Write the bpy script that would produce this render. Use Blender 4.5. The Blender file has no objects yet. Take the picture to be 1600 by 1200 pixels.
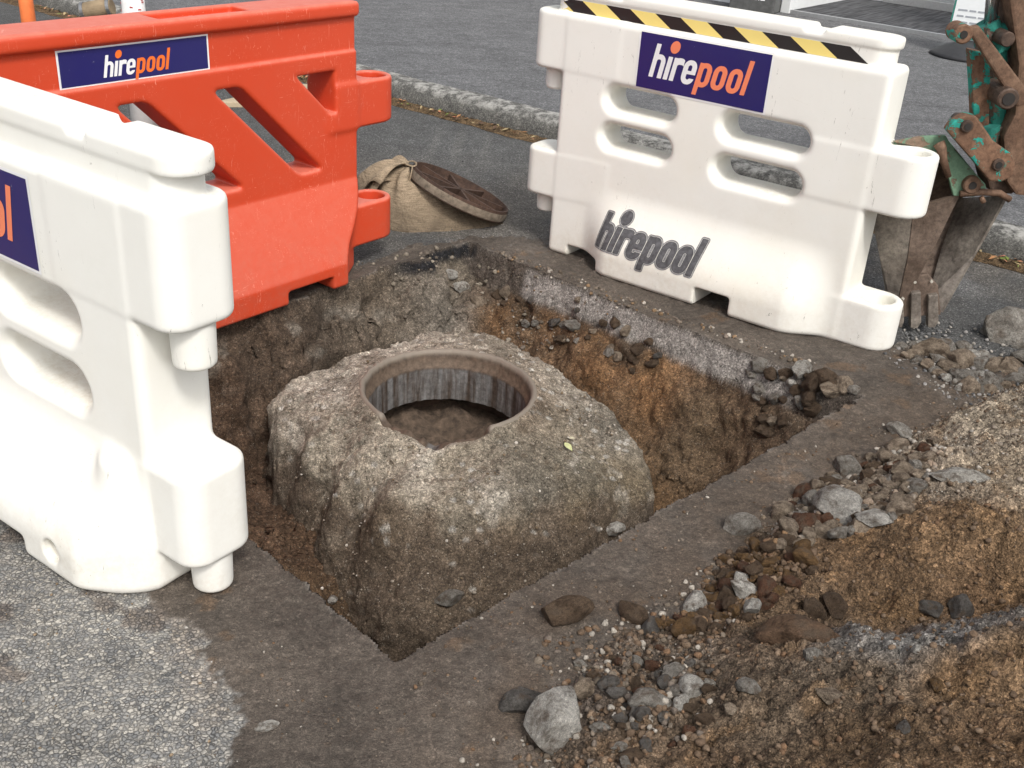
import bpy, bmesh, math, random
import numpy as np
from math import radians, sin, cos, pi, atan2
from mathutils import Vector, Matrix

# ------------------------------------------------------------------ camera / light
FPX, TH, ROLL, CH = 1700.0, radians(27.5), radians(3.9), 1.6
SC = bpy.context.scene
COL = bpy.data.collections.new('scene'); SC.collection.children.link(COL)
_fw = np.array([0, cos(TH), -sin(TH)]); _r0 = np.array([1., 0, 0]); _u0 = np.cross(_r0, _fw)
_r = cos(ROLL)*_r0 + sin(ROLL)*_u0; _u = -sin(ROLL)*_r0 + cos(ROLL)*_u0
RM = np.array([_r, _u, _fw]); CP = np.array([0, 0, CH])
cam = bpy.data.cameras.new('camera'); camo = bpy.data.objects.new('camera', cam); COL.objects.link(camo)
cam.sensor_width = 36; cam.lens = 36*FPX/1600; cam.clip_start = .05; cam.clip_end = 500
camo.matrix_world = Matrix(((_r[0], _u[0], -_fw[0], 0), (_r[1], _u[1], -_fw[1], 0), (_r[2], _u[2], -_fw[2], CH), (0, 0, 0, 1)))
SC.camera = camo
SUN_EL, SUN_AZ = radians(50), radians(160)      # azimuth clockwise from +Y (the view direction)
W = bpy.data.worlds.new('World'); SC.world = W; W.use_nodes = True
wn = W.node_tree; bg = wn.nodes['Background']
sk = wn.nodes.new('ShaderNodeTexSky'); sk.sky_type = 'NISHITA'; sk.sun_disc = False
sk.sun_elevation = SUN_EL; sk.sun_rotation = SUN_AZ; sk.dust_density = 4; sk.air_density = 1.0
hs = wn.nodes.new('ShaderNodeHueSaturation'); hs.inputs['Saturation'].default_value = .30
wn.links.new(sk.outputs[0], hs.inputs['Color']); wn.links.new(hs.outputs[0], bg.inputs[0])
bg.inputs[1].default_value = .15
sl = bpy.data.lights.new('sun', 'SUN'); sl.energy = 1.5; sl.angle = radians(10); sl.color = (1, .97, .92)
slo = bpy.data.objects.new('sun', sl); COL.objects.link(slo)
_sd = Vector((sin(SUN_AZ)*cos(SUN_EL), cos(SUN_AZ)*cos(SUN_EL), sin(SUN_EL)))
slo.rotation_euler = _sd.to_track_quat('Z', 'Y').to_euler()
SC.view_settings.view_transform = 'Standard'; SC.view_settings.look = 'None'
SC.view_settings.gamma = 1; SC.view_settings.exposure = 0.43

rng = np.random.default_rng(7); random.seed(7)

# ------------------------------------------------------------------ measuring helpers (photo pixel -> world)
def ray(x, y): return np.array([(x-800)/FPX, -(y-600)/FPX, 1.]) @ RM
def gp(x, y, z=0.):
    d = ray(x, y); return CP + d*(z-CH)/d[2]
def py_(x, y, Y):
    d = ray(x, y); return CP + d*Y/d[1]

# ------------------------------------------------------------------ noise
def _h(ix, iy, iz, s):
    n = (ix.astype(np.int64)*374761393 + iy.astype(np.int64)*668265263 + iz.astype(np.int64)*2147483647 + s*1274126177) & 0xffffffff
    n = ((n ^ (n >> 13))*1274126177) & 0xffffffff
    n = ((n ^ (n >> 16))*2246822519) & 0xffffffff
    return ((n ^ (n >> 15)) & 0xffffff)/float(0xffffff)
def vn2(x, y, s=0):
    ix = np.floor(x); iy = np.floor(y); fx = x-ix; fy = y-iy
    fx = fx*fx*fx*(fx*(fx*6-15)+10); fy = fy*fy*fy*(fy*(fy*6-15)+10); z = np.zeros_like(ix)
    a = _h(ix, iy, z, s); b = _h(ix+1, iy, z, s); c = _h(ix, iy+1, z, s); d = _h(ix+1, iy+1, z, s)
    return (a*(1-fx)+b*fx)*(1-fy)+(c*(1-fx)+d*fx)*fy - .5
def fbm(x, y, f, o=4, s=0, g=.5):
    r = 0; a = 1.
    for k in range(o):
        c, q = cos(.7*k+.3), sin(.7*k+.3)
        r = r + a*vn2((x*c-y*q)*f+17.3*k, (x*q+y*c)*f-9.1*k, s+k); a *= g; f *= 2.03
    return r
def worley(x, y, f, s=0):
    X = x*f; Y = y*f; ix = np.floor(X); iy = np.floor(Y); z = np.zeros_like(ix)
    d1 = np.full(X.shape, 9.); d2 = np.full(X.shape, 9.); cid = np.zeros(X.shape)
    for i in (-1, 0, 1):
        for j in (-1, 0, 1):
            px = ix+i+_h(ix+i, iy+j, z, s); py = iy+j+_h(ix+i, iy+j, z+1, s)
            d = np.hypot(px-X, py-Y); h = _h(ix+i, iy+j, z+2, s)
            n = d < d1; d2 = np.where(n, d1, np.minimum(d2, d)); cid = np.where(n, h, cid); d1 = np.where(n, d, d1)
    return d1, d2, cid
def vn3(x, y, z, s=0):
    ix = np.floor(x); iy = np.floor(y); iz = np.floor(z); fx = x-ix; fy = y-iy; fz = z-iz
    fx = fx*fx*(3-2*fx); fy = fy*fy*(3-2*fy); fz = fz*fz*(3-2*fz); r = 0
    for a in (0, 1):
        for b in (0, 1):
            for c in (0, 1): r = r+_h(ix+a, iy+b, iz+c, s)*(fx if a else 1-fx)*(fy if b else 1-fy)*(fz if c else 1-fz)
    return r-.5
def fb3(x, y, z, f, o=4, s=0, g=.5):
    r = 0; a = 1.
    for k in range(o):
        c, q = cos(.8*k+.4), sin(.8*k+.4)
        X, Y = x*c-y*q, x*q+y*c; Y, Z = Y*c-z*q, Y*q+z*c
        r = r+a*vn3(X*f+7.7*k, Y*f-3.1*k, Z*f+5.3*k, s+k); a *= g; f *= 2.03
    return r
def gnorm(x, y, z):
    dx = np.gradient(x, axis=1), np.gradient(y, axis=1), np.gradient(z, axis=1); dy = np.gradient(x, axis=0), np.gradient(y, axis=0), np.gradient(z, axis=0)
    n = np.stack([dx[1]*dy[2]-dx[2]*dy[1], dx[2]*dy[0]-dx[0]*dy[2], dx[0]*dy[1]-dx[1]*dy[0]], -1); n /= np.linalg.norm(n, axis=-1)[..., None]+1e-12
    n[n[..., 2] < 0] *= -1
    return n
def sst(a, b, x):
    t = np.clip((x-a)/(b-a), 0, 1); return t*t*(3-2*t)
def mixc(a, b, t): return a*(1-t[..., None]) + np.asarray(b)*t[..., None]
def polysd(x, y, P):
    P = np.asarray(P); d = np.full(x.shape, 1e9); ins = np.zeros(x.shape, bool); n = len(P)
    for i in range(n):
        a = P[i]; b = P[(i+1) % n]; ex, ey = b-a; wx, wy = x-a[0], y-a[1]
        t = np.clip((wx*ex+wy*ey)/(ex*ex+ey*ey), 0, 1); d = np.minimum(d, np.hypot(wx-ex*t, wy-ey*t))
        c = ((a[1] > y) != (b[1] > y)) & (x < ex*(y-a[1])/(ey if ey else 1e-9)+a[0]); ins ^= c
    return np.where(ins, -d, d)
class TPS:
    def __init__(s, xy, v, lam=1e-4):
        s.p = np.asarray(xy, float); v = np.asarray(v, float); n = len(s.p)
        K = s.k(np.linalg.norm(s.p[:, None]-s.p[None], axis=2)) + lam*np.eye(n)
        Pm = np.c_[np.ones(n), s.p]; A = np.block([[K, Pm], [Pm.T, np.zeros((3, 3))]])
        s.w = np.linalg.solve(A, np.r_[v, np.zeros(3)])
    def k(s, r): return np.where(r > 1e-9, r*r*np.log(np.maximum(r, 1e-9)), 0)
    def __call__(s, x, y):
        o = s.w[-3] + s.w[-2]*x + s.w[-1]*y
        for i, (a, b) in enumerate(s.p): o = o + s.w[i]*s.k(np.hypot(x-a, y-b))
        return o
def idw(x, y, pts, cols, p=3.):
    num = 0; den = 0
    for (a, b), c in zip(pts, cols):
        w = 1/(np.hypot(x-a, y-b)+.03)**p; num = num + w[..., None]*np.asarray(c); den = den + w
    return num/den[..., None]

# ------------------------------------------------------------------ object helpers
def tag(o, label=None, cat=None, group=None, kind=None):
    if label: o['label'] = label
    if cat: o['category'] = cat
    if group: o['group'] = group
    if kind: o['kind'] = kind
    return o
def me(name, v, f, mat=None, parent=None, smooth=True, col=None, attrs=None, loc=None):
    m = bpy.data.meshes.new(name); v = np.asarray(v, float)
    if isinstance(f, np.ndarray) and f.ndim == 2:
        m.vertices.add(len(v)); m.vertices.foreach_set('co', v.astype(np.float32).ravel())
        k = f.shape[1]; m.loops.add(f.size); m.loops.foreach_set('vertex_index', f.astype(np.int32).ravel())
        m.polygons.add(len(f)); m.polygons.foreach_set('loop_start', np.arange(0, f.size, k, dtype=np.int32))
        m.update(calc_edges=True)
    else:
        m.from_pydata([tuple(p) for p in v], [], [tuple(int(i) for i in q) for q in f]); m.update()
    m.validate()
    m.polygons.foreach_set('use_smooth', [smooth]*len(m.polygons))
    if col is not None:
        a = m.color_attributes.new('Col', 'FLOAT_COLOR', 'POINT')
        a.data.foreach_set('color', np.c_[np.clip(col, 0.004, 1), np.ones(len(col))].astype(np.float32).ravel())
    for k, d in (attrs or {}).items():
        a = m.attributes.new(k, 'FLOAT', 'POINT'); a.data.foreach_set('value', np.asarray(d, np.float32))
    o = bpy.data.objects.new(name, m); COL.objects.link(o)
    if mat: m.materials.append(mat)
    if parent: o.parent = parent
    if loc is not None: o.location = loc
    return o
def empty(name, loc=(0, 0, 0), rz=0.):
    o = bpy.data.objects.new(name, None); COL.objects.link(o); o.location = loc; o.rotation_euler = (0, 0, rz)
    o.empty_display_size = .1; return o
def bmobj(name, bm, mat, parent=None, bevel=0, smooth=False, seg=2):
    m = bpy.data.meshes.new(name)
    bmesh.ops.recalc_face_normals(bm, faces=bm.faces)
    if bevel:
        es = [e for e in bm.edges if len(e.link_faces) == 2 and e.calc_face_angle(0) > .5]
        bmesh.ops.bevel(bm, geom=es, offset=bevel, segments=seg, affect='EDGES', profile=.6)
    bm.to_mesh(m); bm.free()
    for p in m.polygons: p.use_smooth = smooth
    o = bpy.data.objects.new(name, m); COL.objects.link(o); m.materials.append(mat)
    if parent: o.parent = parent
    return o
def prism(bm, pts, off):
    """extrude the planar polygon pts (3D) by vector off"""
    off = Vector(off); a = [bm.verts.new(Vector(p)) for p in pts]; b = [bm.verts.new(Vector(p)+off) for p in pts]
    bm.faces.new(a); bm.faces.new(b[::-1]); n = len(a)
    for i in range(n): bm.faces.new((a[i], b[i], b[(i+1) % n], a[(i+1) % n]))
def tube(bm, pts, rad, n=14, cap=True):
    pts = [Vector(p) for p in pts]; rad = rad if hasattr(rad, '__len__') else [rad]*len(pts); rings = []
    for i, p in enumerate(pts):
        t = (pts[min(i+1, len(pts)-1)]-pts[max(i-1, 0)]).normalized()
        u = t.orthogonal().normalized()
        if rings and i: u = (pu - t*pu.dot(t)).normalized()
        pu = u; w = t.cross(u)
        rings.append([bm.verts.new(p+(u*cos(2*pi*k/n)+w*sin(2*pi*k/n))*rad[i]) for k in range(n)])
    for a, b in zip(rings, rings[1:]):
        for k in range(n): bm.faces.new((a[k], a[(k+1) % n], b[(k+1) % n], b[k]))
    if cap: bm.faces.new(rings[0][::-1]); bm.faces.new(rings[-1])
def box(bm, a, b):
    (x0, y0, z0), (x1, y1, z1) = a, b
    prism(bm, [(x0, y0, z0), (x1, y0, z0), (x1, y1, z0), (x0, y1, z0)], (0, 0, z1-z0))

# ------------------------------------------------------------------ material helpers
class G:
    def __init__(s, name, rough=.8, metal=0., spec=.3):
        s.m = bpy.data.materials.new(name); s.m.use_nodes = True; s.t = s.m.node_tree; s.b = s.t.nodes['Principled BSDF']
        s.b.inputs['Roughness'].default_value = rough; s.b.inputs['Metallic'].default_value = metal
        s.b.inputs['Specular IOR Level'].default_value = spec; s.h = None
        s.tc = s.n('ShaderNodeTexCoord'); s.co = s.tc.outputs['Object']
    def n(s, t): return s.t.nodes.new(t)
    def L(s, a, b): s.t.links.new(a, b)
    def put(s, sock, v):
        if hasattr(v, 'is_output'): s.L(v, sock)
        elif hasattr(v, '__len__') and sock.type == 'RGBA': sock.default_value = (*v[:3], 1)
        else: sock.default_value = v
    def attr(s, name, fac=False):
        a = s.n('ShaderNodeAttribute'); a.attribute_name = name; return a.outputs['Fac' if fac else 'Color']
    def noise(s, sc, det=4, rough=.6, co=None, dist=0, stretch=None):
        x = s.n('ShaderNodeTexNoise'); x.inputs['Scale'].default_value = sc; x.inputs['Detail'].default_value = det
        x.inputs['Roughness'].default_value = rough; x.inputs['Distortion'].default_value = dist
        c = co or s.co
        if stretch:
            mp = s.n('ShaderNodeMapping'); mp.inputs['Scale'].default_value = stretch; s.L(c, mp.inputs[0]); c = mp.outputs[0]
        s.L(c, x.inputs['Vector']); return x.outputs['Fac']
    def voro(s, sc, feat='F1', out='Distance', rnd=1, co=None):
        x = s.n('ShaderNodeTexVoronoi'); x.feature = feat; x.inputs['Scale'].default_value = sc; x.inputs['Randomness'].default_value = rnd
        s.L(co or s.co, x.inputs['Vector']); return x.outputs[out]
    def ramp(s, v, stops, mode='LINEAR'):
        r = s.n('ShaderNodeValToRGB'); e = r.color_ramp.elements; r.color_ramp.interpolation = mode
        while len(e) < len(stops): e.new(.5)
        for q, (p, c) in zip(e, stops): q.position = p; q.color = (*(c if hasattr(c, '__len__') else (c, c, c)), 1)
        s.L(v, r.inputs[0]); return r.outputs[0]
    def mix(s, f, a, b, mode='MIX'):
        x = s.n('ShaderNodeMix'); x.data_type = 'RGBA'; x.blend_type = mode
        s.put(x.inputs[0], f); s.put(x.inputs[6], a); s.put(x.inputs[7], b); return x.outputs[2]
    def math(s, op, a, b=0., c=0.):
        x = s.n('ShaderNodeMath'); x.operation = op; s.put(x.inputs[0], a); s.put(x.inputs[1], b); s.put(x.inputs[2], c); return x.outputs[0]
    def grain(s, x, sc, lo=.6, hi=1.5):
        c = s.voro(sc, 'F1', 'Color'); q = s.n('ShaderNodeSeparateColor'); s.L(c, q.inputs[0])
        return s.mix(1., x, s.ramp(q.outputs[0], [(0, lo), (.5, 1.), (.9, hi), (1, hi*1.35)]), 'MULTIPLY'), q.outputs[0]
    def bump(s, h, dist, strength=1.):
        x = s.n('ShaderNodeBump'); x.inputs['Distance'].default_value = dist; s.put(x.inputs['Strength'], strength); s.L(h, x.inputs['Height'])
        if s.h: s.L(s.h, x.inputs['Normal'])
        s.h = x.outputs[0]
    def out(s, col=None, rough=None, metal=None):
        if col is not None: s.put(s.b.inputs['Base Color'], col)
        if rough is not None: s.put(s.b.inputs['Roughness'], rough)
        if metal is not None: s.put(s.b.inputs['Metallic'], metal)
        if s.h: s.L(s.h, s.b.inputs['Normal'])
        return s.m

def m_road():
    g = G('road_asphalt', .85); col = g.attr('Col'); chip = g.attr('chip', True); wet = g.attr('wet', True)
    dn = g.n('ShaderNodeTexNoise'); dn.inputs['Scale'].default_value = 70; g.L(g.co, dn.inputs['Vector'])
    dm = g.n('ShaderNodeVectorMath'); dm.operation = 'MULTIPLY_ADD'; g.L(dn.outputs['Color'], dm.inputs[0]); dm.inputs[1].default_value = (.009, .009, 0); g.L(g.co, dm.inputs[2]); dco = dm.outputs[0]
    e = g.voro(112, 'DISTANCE_TO_EDGE', co=dco); cc = g.voro(112, 'F1', 'Color', co=dco)
    v2 = g.voro(210, 'F1', 'Color'); e2 = g.voro(210, 'DISTANCE_TO_EDGE')
    bw = g.n('ShaderNodeSeparateColor'); g.L(cc, bw.inputs[0])
    bw2 = g.n('ShaderNodeSeparateColor'); g.L(v2, bw2.inputs[0])
    nz = g.noise(9, 4, .6)
    stone = g.ramp(bw.outputs[0], [(0, (.55, .57, .60)), (.4, (.85, .85, .85)), (.75, (1.08, 1.05, 1.0)), (1, (1.4, 1.36, 1.28))])
    gap = g.mix(g.ramp(g.noise(16, 4), [(.35, .25), (.65, .95)]), (1, 1, 1), g.ramp(e, [(0, .34), (.07, .55), (.2, 1.05)]))
    chipc = g.mix(1., g.mix(1., col, stone, 'MULTIPLY'), gap, 'MULTIPLY')
    old = g.mix(1., g.mix(1., col, g.ramp(bw2.outputs[0], [(0, .5), (.6, .95), (.92, 1.3), (1, 2.3)]), 'MULTIPLY'), g.ramp(e2, [(0, .45), (.12, 1)]), 'MULTIPLY')
    fine = g.noise(260, 3, .7); med = g.noise(38, 5, .65)
    mud = g.mix(1., g.mix(1., col, g.ramp(med, [(.25, .62), (.5, 1.), (.75, 1.35)]), 'MULTIPLY'), g.ramp(fine, [(.3, .7), (.5, 1.), (.72, 1.3)]), 'MULTIPLY')
    sp = g.voro(70, 'F1'); spm = g.ramp(sp, [(0, 1.), (.10, 1.), (.16, 0.)]); spn = g.ramp(g.noise(60, 1), [(.55, 0.), (.62, 1.)])
    mud = g.mix(g.math('MULTIPLY', spm, spn), mud, (.16, .13, .10))
    mud, m1 = g.grain(mud, 150, .86, 1.12); mud, m2 = g.grain(mud, 340, .84, 1.15); mud = g.mix(1., mud, g.ramp(g.noise(520, 2, .7), [(.33, .8), (.66, 1.22)]), 'MULTIPLY')
    ck = g.noise(46, 6, .75, dist=1.2); ckm = g.ramp(ck, [(.40, 0.), (.425, .8), (.45, 0.)]); mud = g.mix(g.math('MULTIPLY', ckm, g.ramp(g.noise(12, 3), [(.42, 0.), (.6, 1.)])), mud, (.022, .017, .014))
    base = g.mix(chip, old, chipc); base = g.mix(wet, base, mud)
    base = g.mix(1., base, g.ramp(nz, [(.3, .82), (.7, 1.15)]), 'MULTIPLY')
    inv = g.math('SUBTRACT', 1., wet)
    hh = g.math('MULTIPLY', g.ramp(e, [(0, 0.), (.18, .8), (.4, 1.)]), g.math('MULTIPLY', chip, inv))
    g.bump(hh, .0035, 1.)
    g.bump(g.math('MULTIPLY', g.ramp(e2, [(0, 0.), (.25, 1.)]), g.math('MULTIPLY', g.math('SUBTRACT', 1., chip), inv)), .0018, 1.)
    g.bump(med, .012, .5); g.bump(fine, .003, .8); g.bump(g.noise(110, 4, .7), .006, .7); g.bump(g.math('MULTIPLY', m1, wet), .0022, .7); g.bump(g.math('MULTIPLY', m2, wet), .0012, .7)
    rgh = g.math('SUBTRACT', .9, g.math('MULTIPLY', wet, g.ramp(g.noise(25, 4), [(.35, .34), (.65, .08)])))
    return g.out(base, rgh)
def m_earth(name, f1=40, f2=150, b1=.014, b2=.005, speck=.5, rough=.92, crumb=0):
    g = G(name, rough, 0, .2); col = g.attr('Col')
    a = g.noise(f1, 6, .68, dist=.3); b = g.noise(f2, 4, .7); c = g.noise(f2*3, 2, .7)
    x = g.mix(1., col, g.ramp(a, [(.25, .50), (.5, 1.), (.72, 1.5)]), 'MULTIPLY')
    x = g.mix(1., x, g.ramp(b, [(.28, .55), (.5, 1.), (.72, 1.55)]), 'MULTIPLY')
    sp = g.ramp(g.voro(130, 'F1'), [(0, 1.), (.17, 1.), (.25, 0.)]); sn = g.ramp(g.noise(33, 3), [(.56, 0.), (.64, 1.)])
    x = g.mix(g.math('MULTIPLY', g.math('MULTIPLY', sp, sn), speck), x, (.34, .29, .23))
    x, q1 = g.grain(x, 170, .76, 1.25); x, q2 = g.grain(x, 360, .74, 1.28)
    x = g.mix(1., x, g.ramp(c, [(.32, .74), (.5, 1.), (.68, 1.28)]), 'MULTIPLY')
    fl = g.math('MULTIPLY', g.ramp(g.voro(210, 'F1'), [(0, 1.), (.2, 1.), (.28, 0.)]), g.ramp(g.noise(48, 3, .7), [(.55, 0.), (.6, 1.)]))
    x = g.mix(g.math('MULTIPLY', fl, speck), x, (.42, .38, .32))
    dk = g.ramp(g.noise(55, 5, .75, dist=1.), [(.37, .75), (.41, 0.)]); x = g.mix(dk, x, (.018, .013, .009))
    g.bump(a, b1, .8); g.bump(b, b2, .8); g.bump(c, b2*.5, .8); g.bump(q1, .003, .6); g.bump(q2, .0015, .6)
    if crumb:
        g.bump(g.ramp(g.voro(crumb, 'F1'), [(0, 1.), (.6, 0.)]), .007, .6); g.bump(g.ramp(g.voro(crumb*2.6, 'F1'), [(0, 1.), (.6, 0.)]), .005, .7)
        x = g.mix(1., x, g.ramp(g.voro(crumb, 'F1'), [(.15, 1.05), (.62, .74)]), 'MULTIPLY')
    return g.out(x)
def m_rock():
    g = G('broken_stone', .88, 0, .25); oi = g.n('ShaderNodeObjectInfo'); col = oi.outputs['Color']
    cmb = g.n('ShaderNodeVectorMath'); cmb.operation = 'ADD'; g.L(g.co, cmb.inputs[0])
    cx = g.n('ShaderNodeCombineXYZ'); g.L(g.math('MULTIPLY', oi.outputs['Random'], 50.), cx.inputs[0]); g.L(cx.outputs[0], cmb.inputs[1]); co = cmb.outputs[0]
    a = g.noise(2.2, 5, .65, co); b = g.noise(11, 4, .7, co)
    x = g.mix(1., col, g.ramp(a, [(.3, (.42, .38, .34)), (.5, (.95, .93, .9)), (.7, (1.3, 1.28, 1.25))]), 'MULTIPLY')
    x = g.mix(1., x, g.ramp(b, [(.3, .6), (.5, 1.), (.7, 1.35)]), 'MULTIPLY')
    x = g.mix(g.ramp(g.noise(1.6, 4, .6, co), [(.50, 0.), (.66, .85)]), x, (.15, .11, .078))
    hf = g.noise(38, 3, .75, co); x = g.mix(1., x, g.ramp(hf, [(.33, .6), (.5, 1.), (.66, 1.4)]), 'MULTIPLY')
    g.bump(a, .22, .6); g.bump(b, .09, .8); g.bump(hf, .03, .7)
    return g.out(x)
def m_plastic(name, c1, dirt, dirtamt, rough=.42, fade=None):
    g = G(name, rough, 0, .45)
    a = g.noise(5, 6, .65); b = g.noise(45, 5, .75); z = g.n('ShaderNodeSeparateXYZ'); g.L(g.co, z.inputs[0])
    low = g.ramp(z.outputs[2], [(0, 1.), (.10, .7), (.25, .32), (.5, .14), (1, .10)])
    x = g.mix(g.ramp(g.noise(2.5, 3), [(.35, 0.), (.7, .5)]), c1, fade or tuple(v*.95 for v in c1))
    d = g.math('MULTIPLY', g.math('MULTIPLY', g.ramp(a, [(.35, .1), (.7, 1.)]), g.ramp(b, [(.35, .15), (.62, 1.)])), low)
    x = g.mix(g.math('MULTIPLY', d, dirtamt), x, dirt)
    sc = g.noise(11, 6, .8, stretch=(1, 1, 14), dist=1.5); s2 = g.ramp(sc, [(.655, 0.), (.675, .35)])
    x = g.mix(g.math('MULTIPLY', s2, g.ramp(g.noise(3, 2), [(.5, 0.), (.6, .8)])), x, dirt)
    g.bump(g.noise(180, 3, .6), .0004, .5); g.bump(g.noise(6, 3), .004, .35)
    return g, x
def m_white():
    g, x = m_plastic('white_plastic', (.81, .80, .745), (.42, .33, .22), .42, .8)
    spk = g.ramp(g.noise(95, 4, .8), [(.70, 0.), (.72, .8)]); spm = g.ramp(g.noise(4, 3), [(.55, 0.), (.62, 1.)])
    x = g.mix(g.math('MULTIPLY', spk, spm), x, (.12, .1, .08))
    gm = g.n('ShaderNodeNewGeometry'); sz = g.n('ShaderNodeSeparateXYZ'); g.L(gm.outputs['Normal'], sz.inputs[0])
    up = g.math('MULTIPLY', g.ramp(sz.outputs[2], [(.5, 0.), (.9, 1.)]), g.math('MULTIPLY', g.ramp(g.noise(60, 5, .8), [(.4, 0.), (.65, 1.)]), g.ramp(g.noise(7, 4), [(.35, .2), (.65, 1.)])))
    x = g.mix(g.math('MULTIPLY', up, .38), x, (.46, .38, .26))
    sf = g.ramp(g.noise(24, 6, .85, dist=2.5, stretch=(1, 1, .22)), [(.635, 0.), (.65, .85)]); x = g.mix(g.math('MULTIPLY', sf, g.ramp(g.noise(3.3, 3), [(.46, 0.), (.56, 1.)])), x, (.20, .18, .15))
    x = g.mix(g.ramp(g.noise(1.8, 4, .6), [(.45, 0.), (.75, .30)]), x, (.74, .68, .52))
    return g.out(x)
def m_orange():
    g, x = m_plastic('orange_plastic', (.56, .052, .014), (.34, .14, .10), .55, .5, (.58, .065, .022))
    tc = g.n('ShaderNodeNewGeometry'); nz = g.n('ShaderNodeSeparateXYZ'); g.L(tc.outputs['Normal'], nz.inputs[0])
    # upward faces paled: dust on the lid, sky light painted on the base slope
    up = g.math('MULTIPLY', g.ramp(nz.outputs[2], [(.12, 0.), (.75, 1.)]), g.ramp(g.noise(30, 5, .7), [(.3, .55), (.7, 1.)]))
    x = g.mix(g.math('MULTIPLY', up, .6), x, (.66, .26, .19))
    for st, th in (((26, 26, 3), .645), ((5, 5, 60), .66), ((30, 8, 14), .66)):
        s = g.ramp(g.noise(3.2, 3, .75, dist=2.0, stretch=st), [(th, 0.), (th+.02, .7)])
        x = g.mix(g.math('MULTIPLY', s, g.ramp(g.noise(7, 2), [(.42, 0.), (.58, .7)])), x, (.80, .36, .27))
    return g.out(x)
def m_rust(name='rusty_steel', c=(.105, .058, .036), c2=(.21, .13, .085), paint=None, pth=.52, rough=.75):
    g = G(name, rough, .25, .4)
    a = g.noise(9, 6, .7); b = g.noise(60, 5, .75)
    x = g.mix(g.ramp(a, [(.35, 0.), (.7, 1.)]), c, c2); x = g.mix(1., x, g.ramp(b, [(.3, .55), (.5, 1.), (.7, 1.4)]), 'MULTIPLY')
    if paint:
        pm = g.ramp(g.noise(16, 7, .68, dist=.6), [(pth, 0.), (pth+.015, 1.)])
        x = g.mix(pm, x, g.mix(g.ramp(b, [(.3, 0.), (.7, 1.)]), paint, tuple(v*.6 for v in paint)))
        g.bump(pm, .002, .8)
    g.bump(b, .003, .7); g.bump(a, .006, .4)
    return g.out(x)
def m_flat(name, c, rough=.6, var=.2, sc=20, bump=.001, metal=0, spec=.4):
    g = G(name, rough, metal, spec); a = g.noise(sc, 5, .65)
    x = g.mix(1., c, g.ramp(a, [(.3, 1-var), (.7, 1+var)]), 'MULTIPLY'); g.bump(a, bump, .6)
    return g.out(x)
def m_decal(name, c, scuff=(.7, .7, .7), rough=.35):
    g = G(name, rough, 0, .45)
    s = g.ramp(g.noise(70, 6, .8), [(.665, 0.), (.685, .55)]); s1 = g.ramp(g.noise(6, 3), [(.5, 0.), (.62, 1.)])
    x = g.mix(g.math('MULTIPLY', s, s1), g.mix(g.ramp(g.noise(8, 4), [(.3, 0.), (.8, .25)]), c, tuple(.6*v+.03 for v in c)), scuff)
    return g.out(x)
def m_burlap():
    g = G('burlap', .95, 0, .1)
    w1 = g.noise(420, 2, .5, stretch=(1, 1, .06)); w2 = g.noise(420, 2, .5, stretch=(.06, .06, 1.2)); a = g.noise(9, 5, .65)
    w = g.math('MULTIPLY', g.math('ADD', w1, w2), .5)
    x = g.mix(1., (.31, .24, .165), g.ramp(w, [(.35, .5), (.5, 1.), (.62, 1.35)]), 'MULTIPLY')
    z = g.n('ShaderNodeSeparateXYZ'); g.L(g.co, z.inputs[0])
    x = g.mix(g.math('MULTIPLY', g.ramp(z.outputs[2], [(0, 1.), (.05, .75), (.15, 0.)]), g.ramp(a, [(.35, .35), (.65, 1.)])), x, (.07, .055, .04))
    x = g.mix(1., x, g.ramp(a, [(.3, .8), (.7, 1.12)]), 'MULTIPLY')
    g.bump(w, .004, .8); g.bump(g.noise(14, 5, .6, dist=1.), .03, .7)
    return g.out(x)
def m_path():
    g = G('footpath_asphalt', .85); e = g.voro(170, 'F1', 'Color'); s = g.n('ShaderNodeSeparateColor'); g.L(e, s.inputs[0])
    a = g.noise(3, 6, .7, stretch=(1, 2.2, 1)); b = g.noise(22, 5, .7)
    x = g.mix(1., (.122, .122, .124), g.ramp(s.outputs[0], [(0, .65), (.7, 1.05), (1, 1.9)]), 'MULTIPLY')
    x = g.mix(1., x, g.ramp(a, [(.3, .75), (.7, 1.2)]), 'MULTIPLY'); x = g.mix(1., x, g.ramp(b, [(.3, .72), (.7, 1.25)]), 'MULTIPLY')
    g.bump(s.outputs[0], .003, .6); g.bump(b, .006, .6)
    return g.out(x)
def m_kerb():
    g = G('kerb_concrete', .9); a = g.noise(14, 6, .75); b = g.noise(110, 3, .8)
    x = g.mix(g.ramp(a, [(.35, 0.), (.65, 1.)]), (.075, .073, .068), (.15, .145, .13))
    x = g.mix(1., x, g.ramp(b, [(.3, .45), (.5, 1.), (.66, 2.0)]), 'MULTIPLY')
    z = g.n('ShaderNodeSeparateXYZ'); g.L(g.co, z.inputs[0])
    x = g.mix(g.math('MULTIPLY', g.ramp(z.outputs[2], [(.085, 0.), (.115, .8)]), g.ramp(a, [(.45, 0.), (.6, 1.)])), x, (.42, .41, .38))  # pale patches along the top edge paint in its lit strip
    g.bump(b, .006, .8); g.bump(a, .010, .5)
    return g.out(x)

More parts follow.
